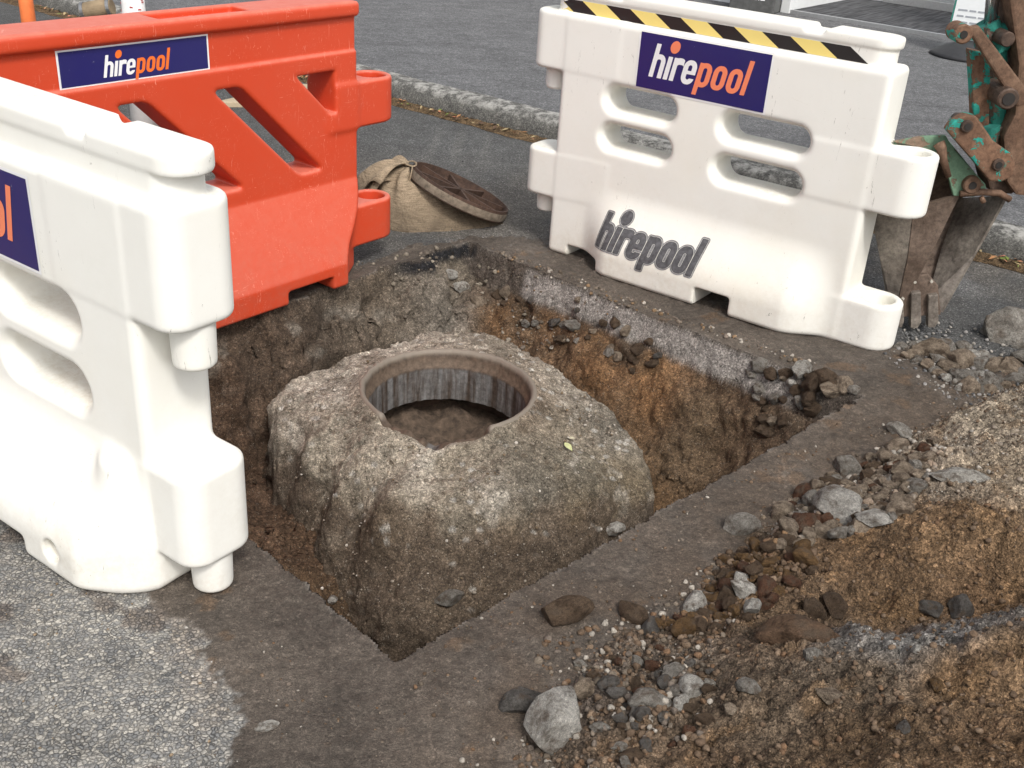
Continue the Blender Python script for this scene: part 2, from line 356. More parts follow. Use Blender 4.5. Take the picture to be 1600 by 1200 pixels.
ROAD = m_road(); EARTH = m_earth('pit_earth', 30, 130, .016, .006, .6); SOIL = m_earth('heap_soil', 26, 120, .016, .006, .35, crumb=62)
CONC = m_earth('old_concrete', 34, 170, .007, .003, .8); ROCK = m_rock()
WHITE = m_white(); ORANGE = m_orange(); RUST = m_rust(); BURLAP = m_burlap(); PATH = m_path(); KERB = m_kerb()
RUSTG = m_rust('rusty_steel_green_paint', (.12, .065, .04), (.23, .13, .08), (.035, .36, .29), .555)
RUSTP = m_rust('worn_steel_pale_green', (.15, .10, .07), (.24, .17, .12), (.20, .33, .22), .44)
BUCK = m_rust('bucket_steel', (.12, .10, .085), (.33, .29, .245), None, .5, .45)
BUCKR = m_rust('bucket_steel_brown', (.10, .070, .052), (.22, .165, .13), None, .5, .6)
NAVY = m_decal('navy_vinyl', (.016, .014, .115)); WVIN = m_decal('white_vinyl', (.82, .82, .82), (.5, .5, .5))
OVIN = m_decal('orange_vinyl', (.85, .17, .025)); OPALE = m_decal('faded_orange_vinyl', (.86, .24, .12))
BLKT = m_decal('black_tape', (.018, .016, .016), (.25, .22, .2)); YELT = m_decal('yellow_tape', (.85, .68, .22), (.3, .25, .1))
STEN = m_flat('stencil_paint', (.085, .085, .09), .6, .5, 60, .0006)
STEN2 = m_flat('stencil_overspray', (.22, .22, .225), .6, .4, 60, .0006)

# ------------------------------------------------------------------ ground levels
PN = gp(620, 1032)[:2]; PR = gp(1345, 622)[:2]; PF = gp(735, 383)[:2]; PL = PN+(PF-PR)
PL = PL + np.array([.12, .0])
PIT = np.array([PN, PR, PF, PL])
RC = np.array([-.217, 3.294])
PITPTS = [  # px, py, z of the bare pit surface
 (610, 1015, -.74), (640, 1000, -.72), (480, 930, -.52), (400, 850, -.50), (360, 760, -.50), (330, 690, -.48), (300, 630, -.45), (380, 640, -.44), (370, 580, -.42), (430, 590, -.42),
 (470, 560, -.38), (560, 530, -.32), (640, 500, -.26), (560, 480, -.22), (460, 510, -.30), (400, 530, -.36), (690, 500, -.22), (620, 440, -.14), (700, 440, -.12), (540, 440, -.12), (660, 410, -.05), (725, 410, -.07),
 (760, 500, -.22), (770, 550, -.34), (850, 560, -.36), (830, 510, -.25), (930, 580, -.36), (900, 540, -.27), (1000, 625, -.38), (980, 570, -.28), (1070, 670, -.40), (1060, 610, -.30), (1120, 720, -.42),
 (1150, 640, -.28), (1180, 680, -.34), (1250, 630, -.16), (1280, 640, -.17), (1200, 610, -.14), (1310, 630, -.07), (1060, 760, -.48), (1000, 800, -.52), (960, 840, -.58), (1180, 740, -.48), (850, 480, -.17), (1000, 545, -.17), (920, 510, -.17), (1100, 590, -.17), (780, 450, -.13), (800, 480, -.18)]
_P = np.array([[*gp(a, b, z)[:2], z] for a, b, z in PITPTS])
_P = np.r_[_P, [[*(PN+(PL-PN)*.55+(PR-PN)*.1), -.5], [*(PN+(PL-PN)*.9+(PR-PN)*.1), -.5], [*(PL+(PR-PN)*.3-(PL-PN)*.1), -.5], [*RC, -.5], [*(PN+(PR-PN)*.3+(PL-PN)*.1), -.6], [*(PN+(PR-PN)*.6+(PL-PN)*.08), -.55], [*(PN+(PR-PN)*.8+(PL-PN)*.06), -.45]]]
pit_tps = TPS(_P[:, :2], _P[:, 2], 2e-3)
def edged(x, y, a, b):   # distance inside from edge a->b
    d = (b-a)/np.linalg.norm(b-a); return -( (x-a[0])*d[1] - (y-a[1])*d[0])
def road_z(x, y):
    return .010*fbm(x, y, 2.5, 3, 3)+.004*fbm(x, y, 20, 3, 5)
def pit_z(x, y):
    """level of dug surface, road level outside"""
    j = .018*fbm(x, y, 9, 4, 11)
    j2 = .007*fbm(x, y, 60, 3, 12)+.020*sst(.18, .4, fbm(x, y, 8, 3, 13)); dn = edged(x, y, PN, PR)+j*.5+j2; dl = edged(x, y, PL, PN)+j*.5+j2
    dr = edged(x, y, PR, PF)+j*.35; df = edged(x, y, PF, PL)+j*3.
    S = pit_tps(x, y) + .045*fbm(x, y, 4, 2, 21)
    w1, w2, ci = worley(x+.03*fbm(x, y, 12, 2, 1), y, 17, 5)
    S = S + .020*np.maximum(0, ci-.35)*sst(.0, .35, w2-w1)
    w1, w2, ci = worley(x, y, 40, 6); S = S + .010*ci*sst(.0, .4, w2-w1)
    S = np.minimum(S, -.02)
    # far right: saw-cut slab, 0.11 thick, then broken base course slipping back
    slab = -.112-.012*fbm(x, y, 12, 3, 31)
    zr = np.where(dr < .034, slab*np.clip(dr/.034, 0, 1), np.minimum(slab, slab-.015*sst(.034, .05, dr)-(dr-.034)*.8 + .028*fbm(x, y, 22, 3, 33)))
    # far left: ragged broken face
    zf = -.9*np.clip(df, 0, 9)-1.7*np.clip(df-.06, 0, 9)-.05*sst(.0, .03, df)+.035*fbm(x, y, 13, 4, 41)*sst(0, .06, df)
    zn = -60*np.clip(dn, 0, 1); zl = -60*np.clip(dl, 0, 1)
    z = np.maximum(np.maximum(S, -.75), -.75)
    lo = np.where(dr < .35, np.maximum(z, np.where(dr < .35, zr, -9)*1.0), z)
    z = np.where(dr < .30, np.maximum(z*sst(0, .3, dr)+zr*(1-sst(0, .3, dr)), z) , z)
    z = np.where(dr < .30, np.minimum(z, zr+.04*sst(.04, .1, dr)), z)
    z = np.where(df < .25, np.maximum(z, zf), z); z = np.where(df < .25, np.minimum(z, zf+.5*sst(.0, .2, df)), z)
    z = np.maximum(z, np.where(dn < .03, zn, -9)) if False else z
    z = np.where(dn < .010, z*np.clip(dn/.010, 0, 1), z); z = np.where(dl < .010, z*np.clip(dl/.010, 0, 1), z)
    ins = (dn > 0) & (dl > 0) & (dr > 0) & (df > 0)
    return np.where(ins, np.minimum(z, 0), 0.), ins, (dn, dl, dr, df)

# mound (concrete haunch round the manhole)
MPTS = [(560, 600, -.165), (840, 615, -.165), (700, 545, -.165), (700, 690, -.185), (600, 665, -.18), (800, 665, -.18), (580, 560, -.165), (820, 570, -.165),
 (500, 600, -.20), (440, 615, -.215), (428, 655, -.25), (520, 575, -.20), (610, 550, -.17), (640, 530, -.18), (760, 535, -.18), (470, 700, -.255), (520, 680, -.23), (880, 600, -.20), (930, 640, -.24), (965, 690, -.29),
 (900, 700, -.25), (1000, 740, -.36), (1010, 790, -.43), (940, 780, -.34), (850, 760, -.27), (620, 720, -.23), (700, 750, -.27), (560, 740, -.27), (600, 790, -.275), (520, 760, -.29), (700, 805, -.295), (780, 818, -.315), (640, 852, -.395),
 (500, 795, -.44), (545, 835, -.47), (462, 770, -.44), (490, 860, -.56), (600, 890, -.47), (700, 872, -.42), (820, 862, -.40), (900, 860, -.44), (960, 840, -.48), (540, 930, -.60), (640, 940, -.51), (740, 920, -.49), (640, 980, -.56), (590, 980, -.57), (720, 970, -.57), (820, 900, -.48), (440, 720, -.36)]
_M = np.array([[*gp(a, b, z)[:2], z] for a, b, z in MPTS]); m_tps = TPS(_M[:, :2], _M[:, 2], 1e-3)
MOUT = [(425, 655, -.28), (440, 612, -.25), (520, 570, -.2), (600, 548, -.17), (655, 528, -.2), (760, 530, -.2), (850, 568, -.19), (910, 608, -.22), (968, 655, -.28), (1008, 720, -.37), (1016, 790, -.44), (975, 850, -.50), (880, 905, -.5), (770, 965, -.57), (690, 992, -.59), (592, 985, -.61), (532, 942, -.60), (488, 880, -.57), (462, 805, -.49), (437, 725, -.36)]
_O = np.array([gp(a, b, z)[:2] for a, b, z in MOUT])-RC
_oa = np.arctan2(_O[:, 1], _O[:, 0]); _or = np.hypot(_O[:, 0], _O[:, 1]); _i = np.argsort(_oa)
_oa = np.r_[_oa[_i]-2*pi, _oa[_i], _oa[_i]+2*pi]; _or = np.tile(_or[_i], 3)
def mound_R(t): return np.interp(t, _oa, _or)
def mound_z(x, y):
    z = m_tps(x, y); w1, w2, ci = worley(x+.02*fbm(x, y, 15, 2, 2), y, 22, 9)
    b = 0
    for a_, c_ in ((612, 656), (655, 668), (785, 657), (815, 640)):
        p_ = gp(a_, c_, -.15); b = b+.035*np.exp(-((x-p_[0])**2+(y-p_[1])**2)/.028**2)
    return z + .022*fbm(x, y, 4, 2, 51) + .010*np.maximum(0, ci-.55)*2*sst(0, .3, w2-w1) + .008 + b

# soil heap
HPTS = [(1530, 625, .02), (1600, 600, .03), (1640, 560, .0), (1400, 690, .03), (1290, 765, .02), (1190, 810, .01), (1140, 870, .01), (1080, 950, .01), (950, 1000, .01), (860, 1080, .01), (830, 1180, .01), (820, 1260, .01),
 (1500, 680, .09), (1600, 660, .13), (1420, 740, .10), (1330, 800, .09), (1500, 770, .13), (1600, 760, .15), (1700, 740, .18), (1250, 860, .06), (1400, 800, .09), (1200, 920, .06), (1500, 840, .20), (1600, 820, .27), (1700, 900, .27), (1400, 880, .12), (1300, 930, .06), (1500, 920, .11), (1600, 900, .13),
 (1340, 990, .05), (1450, 970, .07), (1560, 940, .09), (1150, 990, .06), (1200, 1010, .12), (1300, 1025, .20), (1430, 1000, .25), (1500, 985, .28), (1600, 960, .31), (1700, 950, .28), (1060, 1060, .07), (1000, 1120, .06), (960, 1190, .06),
 (1200, 1090, .15), (1300, 1100, .19), (1450, 1100, .25), (1600, 1100, .30), (1100, 1160, .12), (1300, 1190, .22), (1500, 1190, .30), (1600, 1190, .33), (1100, 1260, .14), (1500, 1280, .34), (1750, 1150, .36), (1750, 1260, .38)]
_H = np.array([[*gp(a, b, z)[:2], z] for a, b, z in HPTS]); h_tps = TPS(_H[:, :2], _H[:, 2], 2e-3)
HTOE = [(1700, 520), (1600, 596), (1530, 618), (1440, 668), (1390, 692), (1330, 738), (1265, 765), (1200, 800), (1150, 835), (1125, 880), (1090, 945), (1000, 965), (930, 985), (870, 1060), (815, 1120), (815, 1200), (830, 1400)]
_T = np.array([gp(a, b)[:2] for a, b in HTOE]); HPOLY = np.r_[_T, [[.2, .6], [3.2, .6], [3.2, 4.2]]]
def heap_z(x, y):
    d = -polysd(x, y, HPOLY)+.045*fbm(x, y, 6, 4, 61)
    w1, w2, ci = worley(x+.03*fbm(x, y, 9, 2, 4), y, 13, 12); v1, v2, cj = worley(x, y, 34, 14); u1, u2, ck = worley(x, y, 75, 15)
    z = h_tps(x, y)+.030*fbm(x, y, 4, 4, 62)+.02*np.abs(fbm(x, y, 12, 4, 63))
    z = z+.06*np.maximum(0, ci-.55)*sst(0, .5, w2-w1)+.018*np.maximum(0, cj-.2)*sst(0, .5, v2-v1)+.011*ck*sst(0, .5, u2-u1)
    far = sst(2.0, 3.4, np.hypot(x-.3, y-1.8)); z = z*(1-far)+.3*far
    z = np.maximum(z, .008)*sst(0, .10, d)
    return np.where(d > 0, z, -.03), d

# ------------------------------------------------------------------ ground meshes
st = .0065
fx = np.arange(-1.7, 1.95, st); fy = np.arange(1.12, 4.75, st)
def ext(a, n=26, far=60):
    e = np.geomspace(st, far, n); return np.r_[a[0]-e[::-1], a, a[-1]+e]
xs = ext(fx); ys = ext(fy); X, Y = np.meshgrid(xs, ys); X = X.ravel(); Y = Y.ravel()
farm = sst(0, 1.5, np.maximum(np.maximum(fx[0]-X, X-fx[-1]), np.maximum(fy[0]-Y, Y-fy[-1])))
PZ, INS, (dn, dl, dr, df) = pit_z(X, Y)
RZ = road_z(X, Y)*(1-farm)
SLUR = [(225, 900), (262, 950), (300, 1000), (335, 1050), (370, 1090), (378, 1200), (390, 1290), (1600, 1400), (1800, 640), (1560, 560), (1400, 540), (1150, 440), (960, 385), (870, 374), (742, 372), (700, 384), (640, 388), (600, 400)]
SP = np.array([gp(a, b)[:2] for a, b in SLUR]); SP = np.r_[SP, [PL+[.05, .1], PL-[.15, .1]]]
sd = polysd(X, Y, SP)+.05*fbm(X, Y, 7, 5, 71)+.030*fbm(X, Y, 55, 3, 69)
wet = sst(.010, -.010, sd)
edge_n = np.minimum(np.minimum(dn, dl), np.minimum(dr, df))
# slurry: low muddy film with lumps
w1, w2, ci = worley(X, Y, 45, 17)
lump = np.maximum(0, ci-.80)*5*sst(0, .5, w2-w1)*sst(.45, .6, vn2(X*5, Y*5, 8)+.5)
RZ = RZ + wet*(.004+.0035*fbm(X, Y, 45, 3, 72)+.010*lump)*(~INS)
chipc = np.array([.325, .315, .295]); oldc = np.array([.135, .134, .130]); mudc = np.array([.088, .072, .058])
C = np.tile(oldc, (len(X), 1)); chip = sst(-.05, -.25, (Y-2.9)+.25*fbm(X, Y, 3, 2, 3))
C = mixc(C, chipc, chip)
C = C*(1+.35*fbm(X, Y, 1.6, 4, 73))[:, None]
dust = sst(.12, .0, sd)*sst(-.2, .3, fbm(X, Y, 12, 3, 74)); C = mixc(C, [.33, .27, .22], dust*.5*chip)
pt = sst(.24, .40, fbm(X, Y, 7, 4, 75)); C = mixc(C, [.14, .105, .085], pt*.6*chip)
dusty = sst(-1.1, -.1, -np.abs(Y-4.75))*sst(-.45, .15, fbm(X, Y, 3, 4, 76)); C = mixc(C, [.21, .19, .165], dusty*.85*(1-chip))
M = np.tile(mudc, (len(X), 1)); M = M*(1+.45*fbm(X, Y, 4, 4, 77))[:, None]
M = mixc(M, [.15, .085, .04], .35*sst(.40, .55, fbm(X, Y, 11, 4, 78)))
hd = polysd(X, Y, HPOLY); M = mixc(M, [.095, .066, .044], .45*sst(.35, .0, hd)*sst(-.4, .2, fbm(X, Y, 9, 4, 79)))
M = mixc(M, [.17, .15, .13], .75*sst(-.012, -.003, edge_n)*sst(.0, .25, fbm(X, Y, 14, 4, 70))*(edge_n < 0))
C = mixc(C, M, wet)
# pale dried marks on the road behind
for a, b in [(700, 216), (716, 226), (735, 235), (752, 244), (786, 238), (742, 215), (760, 228), (680, 222)]:
    p = gp(a, b); C = mixc(C, [.26, .25, .23], .5*sst(1., .3, np.hypot((X-p[0])/.045, (Y-p[1])/.07)))
# fresh dried concrete dust behind the bucket
p = gp(1450, 430); C = mixc(C, [.30, .30, .30], .6*sst(1.0, .2, np.hypot((X-p[0])/.35, (Y-p[1])/.4))*sst(-.1, .35, fbm(X, Y, 8, 5, 80)))
# inside the pit
pcp = [((560, 430, -.1), (.17, .145, .115)), ((640, 470, -.2), (.17, .145, .115)), ((470, 480, -.2), (.15, .13, .105)), ((700, 430, -.12), (.155, .13, .10)), ((560, 510, -.28), (.10, .072, .048)), ((430, 560, -.38), (.055, .040, .030)), ((350, 600, -.42), (.045, .035, .028)), ((700, 500, -.22), (.19, .165, .135)),  # darkest far-left points paint in the shade under the barriers
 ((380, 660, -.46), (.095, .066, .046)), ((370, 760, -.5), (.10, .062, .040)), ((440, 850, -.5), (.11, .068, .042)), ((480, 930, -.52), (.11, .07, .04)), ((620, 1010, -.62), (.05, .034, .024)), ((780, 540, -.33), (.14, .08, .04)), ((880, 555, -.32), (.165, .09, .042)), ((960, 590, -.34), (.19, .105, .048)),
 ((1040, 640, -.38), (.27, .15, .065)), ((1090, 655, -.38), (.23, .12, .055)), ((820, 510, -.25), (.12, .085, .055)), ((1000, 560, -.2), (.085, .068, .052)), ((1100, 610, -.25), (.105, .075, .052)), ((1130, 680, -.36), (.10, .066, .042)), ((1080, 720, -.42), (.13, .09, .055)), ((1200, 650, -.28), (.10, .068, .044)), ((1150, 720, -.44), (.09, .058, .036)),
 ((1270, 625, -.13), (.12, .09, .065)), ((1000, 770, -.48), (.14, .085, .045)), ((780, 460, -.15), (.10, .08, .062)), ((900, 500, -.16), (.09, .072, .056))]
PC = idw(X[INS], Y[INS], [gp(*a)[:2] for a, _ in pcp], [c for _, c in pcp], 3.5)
xi, yi, zi = X[INS], Y[INS], PZ[INS]; dri = dr[INS]
tt = ((xi-PF[0])*(PR-PF)[0]+(yi-PF[1])*(PR-PF)[1])/np.linalg.norm(PR-PF)**2
tt = tt+.02*fbm(xi, yi, 8, 3, 84)
slabm = sst(-.128, -.108, zi+.012*fbm(xi, yi, 9, 3, 85))*sst(.055, .040, dri)
PC = mixc(PC, [.095, .078, .064], slabm); PC = mixc(PC, [.31, .285, .26], slabm*sst(.17, .20, tt)*sst(.90, .84, tt)*sst(-.112, -.104, zi+.035*(fbm(xi, yi, 5, 4, 86)))*sst(-.004, -.012, zi))
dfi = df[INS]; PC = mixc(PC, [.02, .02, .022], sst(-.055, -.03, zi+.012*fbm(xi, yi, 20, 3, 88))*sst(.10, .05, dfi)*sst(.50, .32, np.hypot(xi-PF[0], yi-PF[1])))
Z = np.where(INS, PZ, 0)+RZ*np.where(INS, 0, 1)
ny, nx = len(ys), len(xs)
ii = np.arange(ny*nx).reshape(ny, nx); F = np.stack([ii[:-1, :-1], ii[:-1, 1:], ii[1:, 1:], ii[1:, :-1]], -1).reshape(-1, 4)
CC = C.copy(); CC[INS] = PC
fin = INS[F].any(1); rc = np.hypot(X[F].mean(1)-RC[0], Y[F].mean(1)-RC[1]) < .40
def sub(Fs):
    u, inv = np.unique(Fs.ravel(), return_inverse=True); return u, inv.reshape(Fs.shape)
u, f = sub(F[~fin])
tag(me('road', np.c_[X, Y, Z][u], f, ROAD, col=CC[u], attrs={'chip': chip[u], 'wet': wet[u]}), 'grey chip sealed road with a band of dark wet slurry round the dug hole', 'road', kind='structure')
u, f = sub(F[fin & ~rc])
pcol = CC[u].copy(); G3 = [a_.reshape(ny, nx) for a_ in (X, Y, Z)]; NG = gnorm(*G3).reshape(-1, 3)[u]
x3, y3, z3 = X[u], Y[u], Z[u]; ed = sst(.004, .05, edge_n[u]); fl_ = sst(.5, .0, df[u]-.15)
k3 = .045*fb3(x3, y3, z3, 5, 3, 23)+.030*fb3(x3, y3, z3, 15, 3, 24)+.030*(.25-np.abs(fb3(x3, y3, z3, 11, 3, 25)))*(.4+fl_)+.012*fb3(x3, y3, z3, 45, 2, 26)
k3 = k3*ed+.006*fb3(x3, y3, z3, 30, 3, 27)*sst(.0, .01, edge_n[u])
X = X.copy(); Y = Y.copy(); Z = Z.copy(); XYZ = np.c_[x3, y3, z3]+NG*k3[:, None]
pcol = pcol*(1+.5*fb3(x3, y3, z3, 9, 4, 28)*ed)[:, None]*(1-.9*np.clip(-k3/.05, 0, .5)*0)[:, None]; v3 = fb3(x3, y3, z3, 12, 4, 29)
rt = sst(-.25, .05, x3+.25*(y3-4.0)); pcol = mixc(pcol, [.27, .24, .20], (.5-.45*rt)*ed*sst(.25, .45, v3)*sst(-.5, -.15, z3))
pq = gp(1030, 635, -.37); oc = sst(1., .25, np.hypot((x3-pq[0])/.34+.3*(y3-pq[1]), (y3-pq[1])/.24)+.8*fb3(x3, y3, z3, 6, 3, 30)); pcol = mixc(pcol, [.24, .125, .055], .55*oc*sst(-.17, -.22, z3))
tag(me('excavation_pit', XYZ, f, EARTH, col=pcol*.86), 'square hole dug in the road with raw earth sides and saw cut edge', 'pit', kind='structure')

# heap
hst = .0065
hx = np.arange(-.1, 1.9, hst); hy = np.arange(1.05, 3.75, hst); hx = np.r_[hx, hx[-1]+np.geomspace(.01, 1.1, 14)]; hy = np.r_[hy[0]-np.geomspace(.01, .4, 8)[::-1], hy]
HX, HY = np.meshgrid(hx, hy); HXr, HYr = HX.ravel(), HY.ravel(); HZ, hd_ = heap_z(HXr, HYr)
hcp = [((1550, 650, .1), (.27, .225, .17)), ((1450, 700, .08), (.26, .215, .165)), ((1590, 740, .15), (.25, .20, .145)), ((1400, 760, .1), (.24, .195, .15)), ((1320, 800, .09), (.20, .16, .12)), ((1220, 880, .06), (.115, .075, .045)), ((1330, 870, .1), (.12, .075, .042)),
 ((1450, 850, .15), (.135, .085, .047)), ((1580, 840, .2), (.14, .09, .05)), ((1400, 920, .13), (.13, .082, .045)), ((1550, 920, .16), (.13, .08, .045)), ((1250, 940, .08), (.10, .066, .04)), ((1150, 960, .05), (.115, .077, .047)), ((1330, 1010, .16), (.165, .15, .135)), ((1400, 1030, .2), (.19, .18, .165)), ((1480, 1000, .23), (.14, .13, .12)), ((1580, 960, .27), (.14, .125, .11)),
 ((1200, 1030, .12), (.12, .085, .057)), ((1060, 1050, .06), (.10, .08, .062)), ((1050, 1130, .08), (.13, .095, .065)), ((1200, 1120, .16), (.12, .088, .06)), ((1350, 1080, .2), (.115, .085, .058)), ((1500, 1080, .26), (.135, .085, .047)), ((1590, 1050, .29), (.145, .092, .05)), ((1350, 1160, .22), (.12, .078, .045)), ((1550, 1170, .3), (.135, .084, .047)), ((900, 1080, .02), (.10, .08, .066)), ((1100, 1200, .12), (.12, .08, .05))]
HC = idw(HXr, HYr, [gp(*a)[:2] for a, _ in hcp], [c for _, c in hcp], 4)
HC = HC*(1+.4*fbm(HXr, HYr, 6, 5, 91))[:, None]*(1+.5*fbm(HXr, HYr, 45, 3, 92))[:, None]
HC = mixc(HC, [.20, .12, .06], .35*sst(.2, .4, fbm(HXr, HYr, 16, 4, 93)))
ny, nx = HX.shape; ii = np.arange(ny*nx).reshape(ny, nx); F = np.stack([ii[:-1, :-1], ii[:-1, 1:], ii[1:, 1:], ii[1:, :-1]], -1).reshape(-1, 4)
F = F[(HZ[F] > 0.0).any(1)]; u, f = sub(F)
tag(me('soil_heap', np.c_[HXr, HYr, HZ][u], f, SOIL, col=HC[u]*1.34), 'heap of dug brown soil and pale gravel beside the hole', 'soil heap', kind='stuff')

# kerb and footpath
KA = np.array([-.739, 6.652]); KB = np.array([2.163, 4.513]); kd = (KB-KA)/np.linalg.norm(KB-KA); kn = np.array([-kd[1], kd[0]])
ss = np.r_[np.linspace(-30, -4.2, 10), np.arange(-4.1, 6, .02), np.linspace(6.1, 25, 8)]
prof = [(0, -.02), (.0, .03), (.008, .07), (.022, .1), (.045, .118), (.08, .124), (.14, .124), (.17, .124)]
kv = []
for s in ss:
    for k, (a, z) in enumerate(prof):
        n1 = float(fbm(np.array([s]), np.array([z*2+a]), 7, 4, 95)[0]) if abs(s) < 6.2 else 0
        q = KA+kd*s+kn*(a+n1*.010); kv.append((q[0], q[1], z+.004*n1*(k > 1)))
n = len(prof); kf = np.array([[i*n+k, i*n+k+1, (i+1)*n+k+1, (i+1)*n+k] for i in range(len(ss)-1) for k in range(n-1)])[:, ::-1]
tag(me('kerb', kv, kf, KERB), 'worn rounded concrete kerb between road and footpath', 'kerb', kind='structure')
a = KA+kd*-45+kn*.165; b = KA+kd*45+kn*.165
tag(me('footpath', [(*a, .120), (*b, .120), (*(b+kn*50), .120), (*(a+kn*50), .120)], np.array([[0, 1, 2, 3]]), PATH), 'dark asphalt footpath in front of the shop', 'footpath', kind='structure')
# gutter dirt strip
gs = np.arange(-5, 6, .02); gw = np.linspace(0, 1, 7); GV = []; GCc = []
for s in gs:
    for w in gw:
        wd = .10+.04*float(fbm(np.array([s]), np.array([0.]), 3, 3, 96)[0]); q = KA+kd*s-kn*(w*wd-.012)
        nz = float(fbm(np.array([q[0]]), np.array([q[1]]), 30, 3, 97)[0]); GV.append((q[0], q[1], .002+(.020+.012*nz)*(1-w)**.7*(1 if w < 1 else 0)))
        GCc.append(np.array([.15, .10, .055])*(1+.8*nz))
n = 7; gf = np.array([[i*n+k, i*n+k+1, (i+1)*n+k+1, (i+1)*n+k] for i in range(len(gs)-1) for k in range(n-1)])
tag(me('gutter_dirt', GV, gf, SOIL, col=np.array(GCc)), 'brown dirt and grit packed along the kerb foot', 'dirt', kind='stuff')
LM = {}
def leafmat(c):
    if c not in LM: LM[c] = m_flat('leaf_%d' % len(LM), c, .6, .25, 60)
    return LM[c]
lv, lf, lc = [], [], []
for i in range(420):
    s = rng.uniform(-4.8, 5.5); q = KA+kd*s-kn*rng.uniform(-.005, .09); L_ = rng.uniform(.008, .026); w_ = L_*rng.uniform(.25, .5); t = rng.uniform(0, 2*pi)
    d_ = np.array([cos(t), sin(t), rng.uniform(-.2, .4)]); e_ = np.array([-sin(t), cos(t), rng.uniform(-.3, .3)]); c0 = np.array([*q, .026]); b0 = len(lv)
    lv += [c0-d_*L_, c0+e_*w_+[0, 0, .003], c0+d_*L_, c0-e_*w_]; lf.append([b0, b0+1, b0+2, b0+3])
    cc = random.choice([(.32, .16, .07), (.45, .22, .12), (.16, .2, .05), (.38, .3, .16), (.1, .06, .04), (.5, .2, .12)]); lc += [cc]*4
g = G('leaf_litter', .7); LIT = g.out(g.attr('Col'))
tag(me('leaf_litter', lv, np.array(lf), LIT, col=np.array(lc), smooth=False), 'tiny dry leaves scattered in the gutter', 'leaves', kind='stuff')

# ------------------------------------------------------------------ manhole
man = tag(empty('manhole', (RC[0], RC[1], -.5)), 'exposed round manhole with rusty iron ring set in a lump of old concrete', 'manhole')
NA, NR = 760, 150
tA = np.linspace(-pi, pi, NA, endpoint=False); TT, RR = np.meshgrid(tA, np.linspace(0, 1, NR))
Rm = mound_R(TT); Rm = Rm*(1+.05*fbm(np.cos(TT)*1., np.sin(TT)*1., 4, 4, 101)+.025*fbm(np.cos(TT), np.sin(TT), 14, 3, 102))
r0 = .300; k = RR/.86
rad = np.where(RR <= .86, r0+(Rm-r0)*np.minimum(k, 1), Rm+(RR-.86)/.14*.03)
MX = RC[0]+rad*np.cos(TT); MY = RC[1]+rad*np.sin(TT)
MZ = mound_z(MX.ravel(), MY.ravel()).reshape(MX.shape)
ek = sst(.80, .86, RR); MZ = MZ-.02*ek-.30*np.clip((RR-.86)/.14, 0, 1)**.8
_td = np.degrees(TT); BRK = .030*sst(-136, -128, _td)*sst(-55, -62, _td)*(1+1.2*vn2(TT*4, TT*0, 12)+1.2*np.exp(-((_td+93)/7)**2))
MZ = np.where(rad < .34, MZ*sst(.300, .34, rad)+(-.146-BRK)*(1-sst(.300, .34, rad)), MZ)
side = np.clip((RR-.86)/.14, 0, 1)
nn = fbm(TT*1.5+5, MZ*4, 6, 4, 103); MX = MX+np.cos(TT)*nn*.05*side; MY = MY+np.sin(TT)*nn*.05*side
mcp = [((470, 640, -.25), (.30, .265, .215)), ((540, 600, -.2), (.32, .285, .235)), ((600, 555, -.17), (.33, .29, .24)), ((520, 720, -.28), (.27, .235, .185)), ((600, 700, -.21), (.24, .21, .165)), ((660, 780, -.31), (.33, .29, .235)), ((600, 760, -.3), (.25, .215, .17)), ((700, 740, -.26), (.20, .17, .13)),
 ((780, 720, -.25), (.175, .15, .115)), ((860, 660, -.21), (.19, .16, .12)), ((900, 610, -.2), (.27, .235, .19)), ((950, 680, -.28), (.20, .175, .14)), ((900, 740, -.3), (.165, .145, .11)), ((980, 780, -.4), (.17, .135, .09)), ((850, 800, -.33), (.165, .145, .115)), ((700, 850, -.4), (.20, .17, .13)), ((780, 820, -.36), (.20, .175, .14)),
 ((480, 800, -.4), (.10, .078, .055)), ((540, 860, -.45), (.12, .085, .055)), ((620, 900, -.47), (.13, .10, .065)), ((720, 920, -.48), (.14, .11, .075)), ((640, 965, -.54), (.20, .165, .125)), ((800, 890, -.45), (.125, .09, .055)), ((900, 860, -.45), (.13, .095, .055)), ((560, 930, -.52), (.10, .07, .045)), ((440, 720, -.36), (.17, .145, .115)), ((740, 640, -.18), (.17, .12, .08)), ((830, 640, -.18), (.26, .2, .15))]
NM = gnorm(MX, MY, MZ); k3 = 0.022*fb3(MX, MY, MZ, 5, 3, 111)+.014*fb3(MX, MY, MZ, 16, 4, 112)-.010*np.abs(fb3(MX, MY, MZ, 26, 3, 113))+.005*fb3(MX, MY, MZ, 70, 2, 114)
k3 = k3*sst(.300, .36, rad); k3[:, 0] = k3[:, 0]; MX = MX+NM[..., 0]*k3; MY = MY+NM[..., 1]*k3; MZ = MZ+NM[..., 2]*k3
mx, my, mz = MX.ravel(), MY.ravel(), MZ.ravel()
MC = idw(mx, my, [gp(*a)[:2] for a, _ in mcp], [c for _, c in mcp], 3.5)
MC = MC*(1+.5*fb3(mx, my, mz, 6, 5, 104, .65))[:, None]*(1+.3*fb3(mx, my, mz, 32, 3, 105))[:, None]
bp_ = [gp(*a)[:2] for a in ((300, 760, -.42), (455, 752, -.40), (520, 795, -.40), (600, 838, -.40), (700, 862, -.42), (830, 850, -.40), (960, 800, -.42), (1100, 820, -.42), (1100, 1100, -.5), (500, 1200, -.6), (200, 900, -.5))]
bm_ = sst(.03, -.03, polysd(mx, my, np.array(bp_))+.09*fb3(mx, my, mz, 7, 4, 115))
MC = mixc(MC, [.115, .085, .060], .8*bm_)
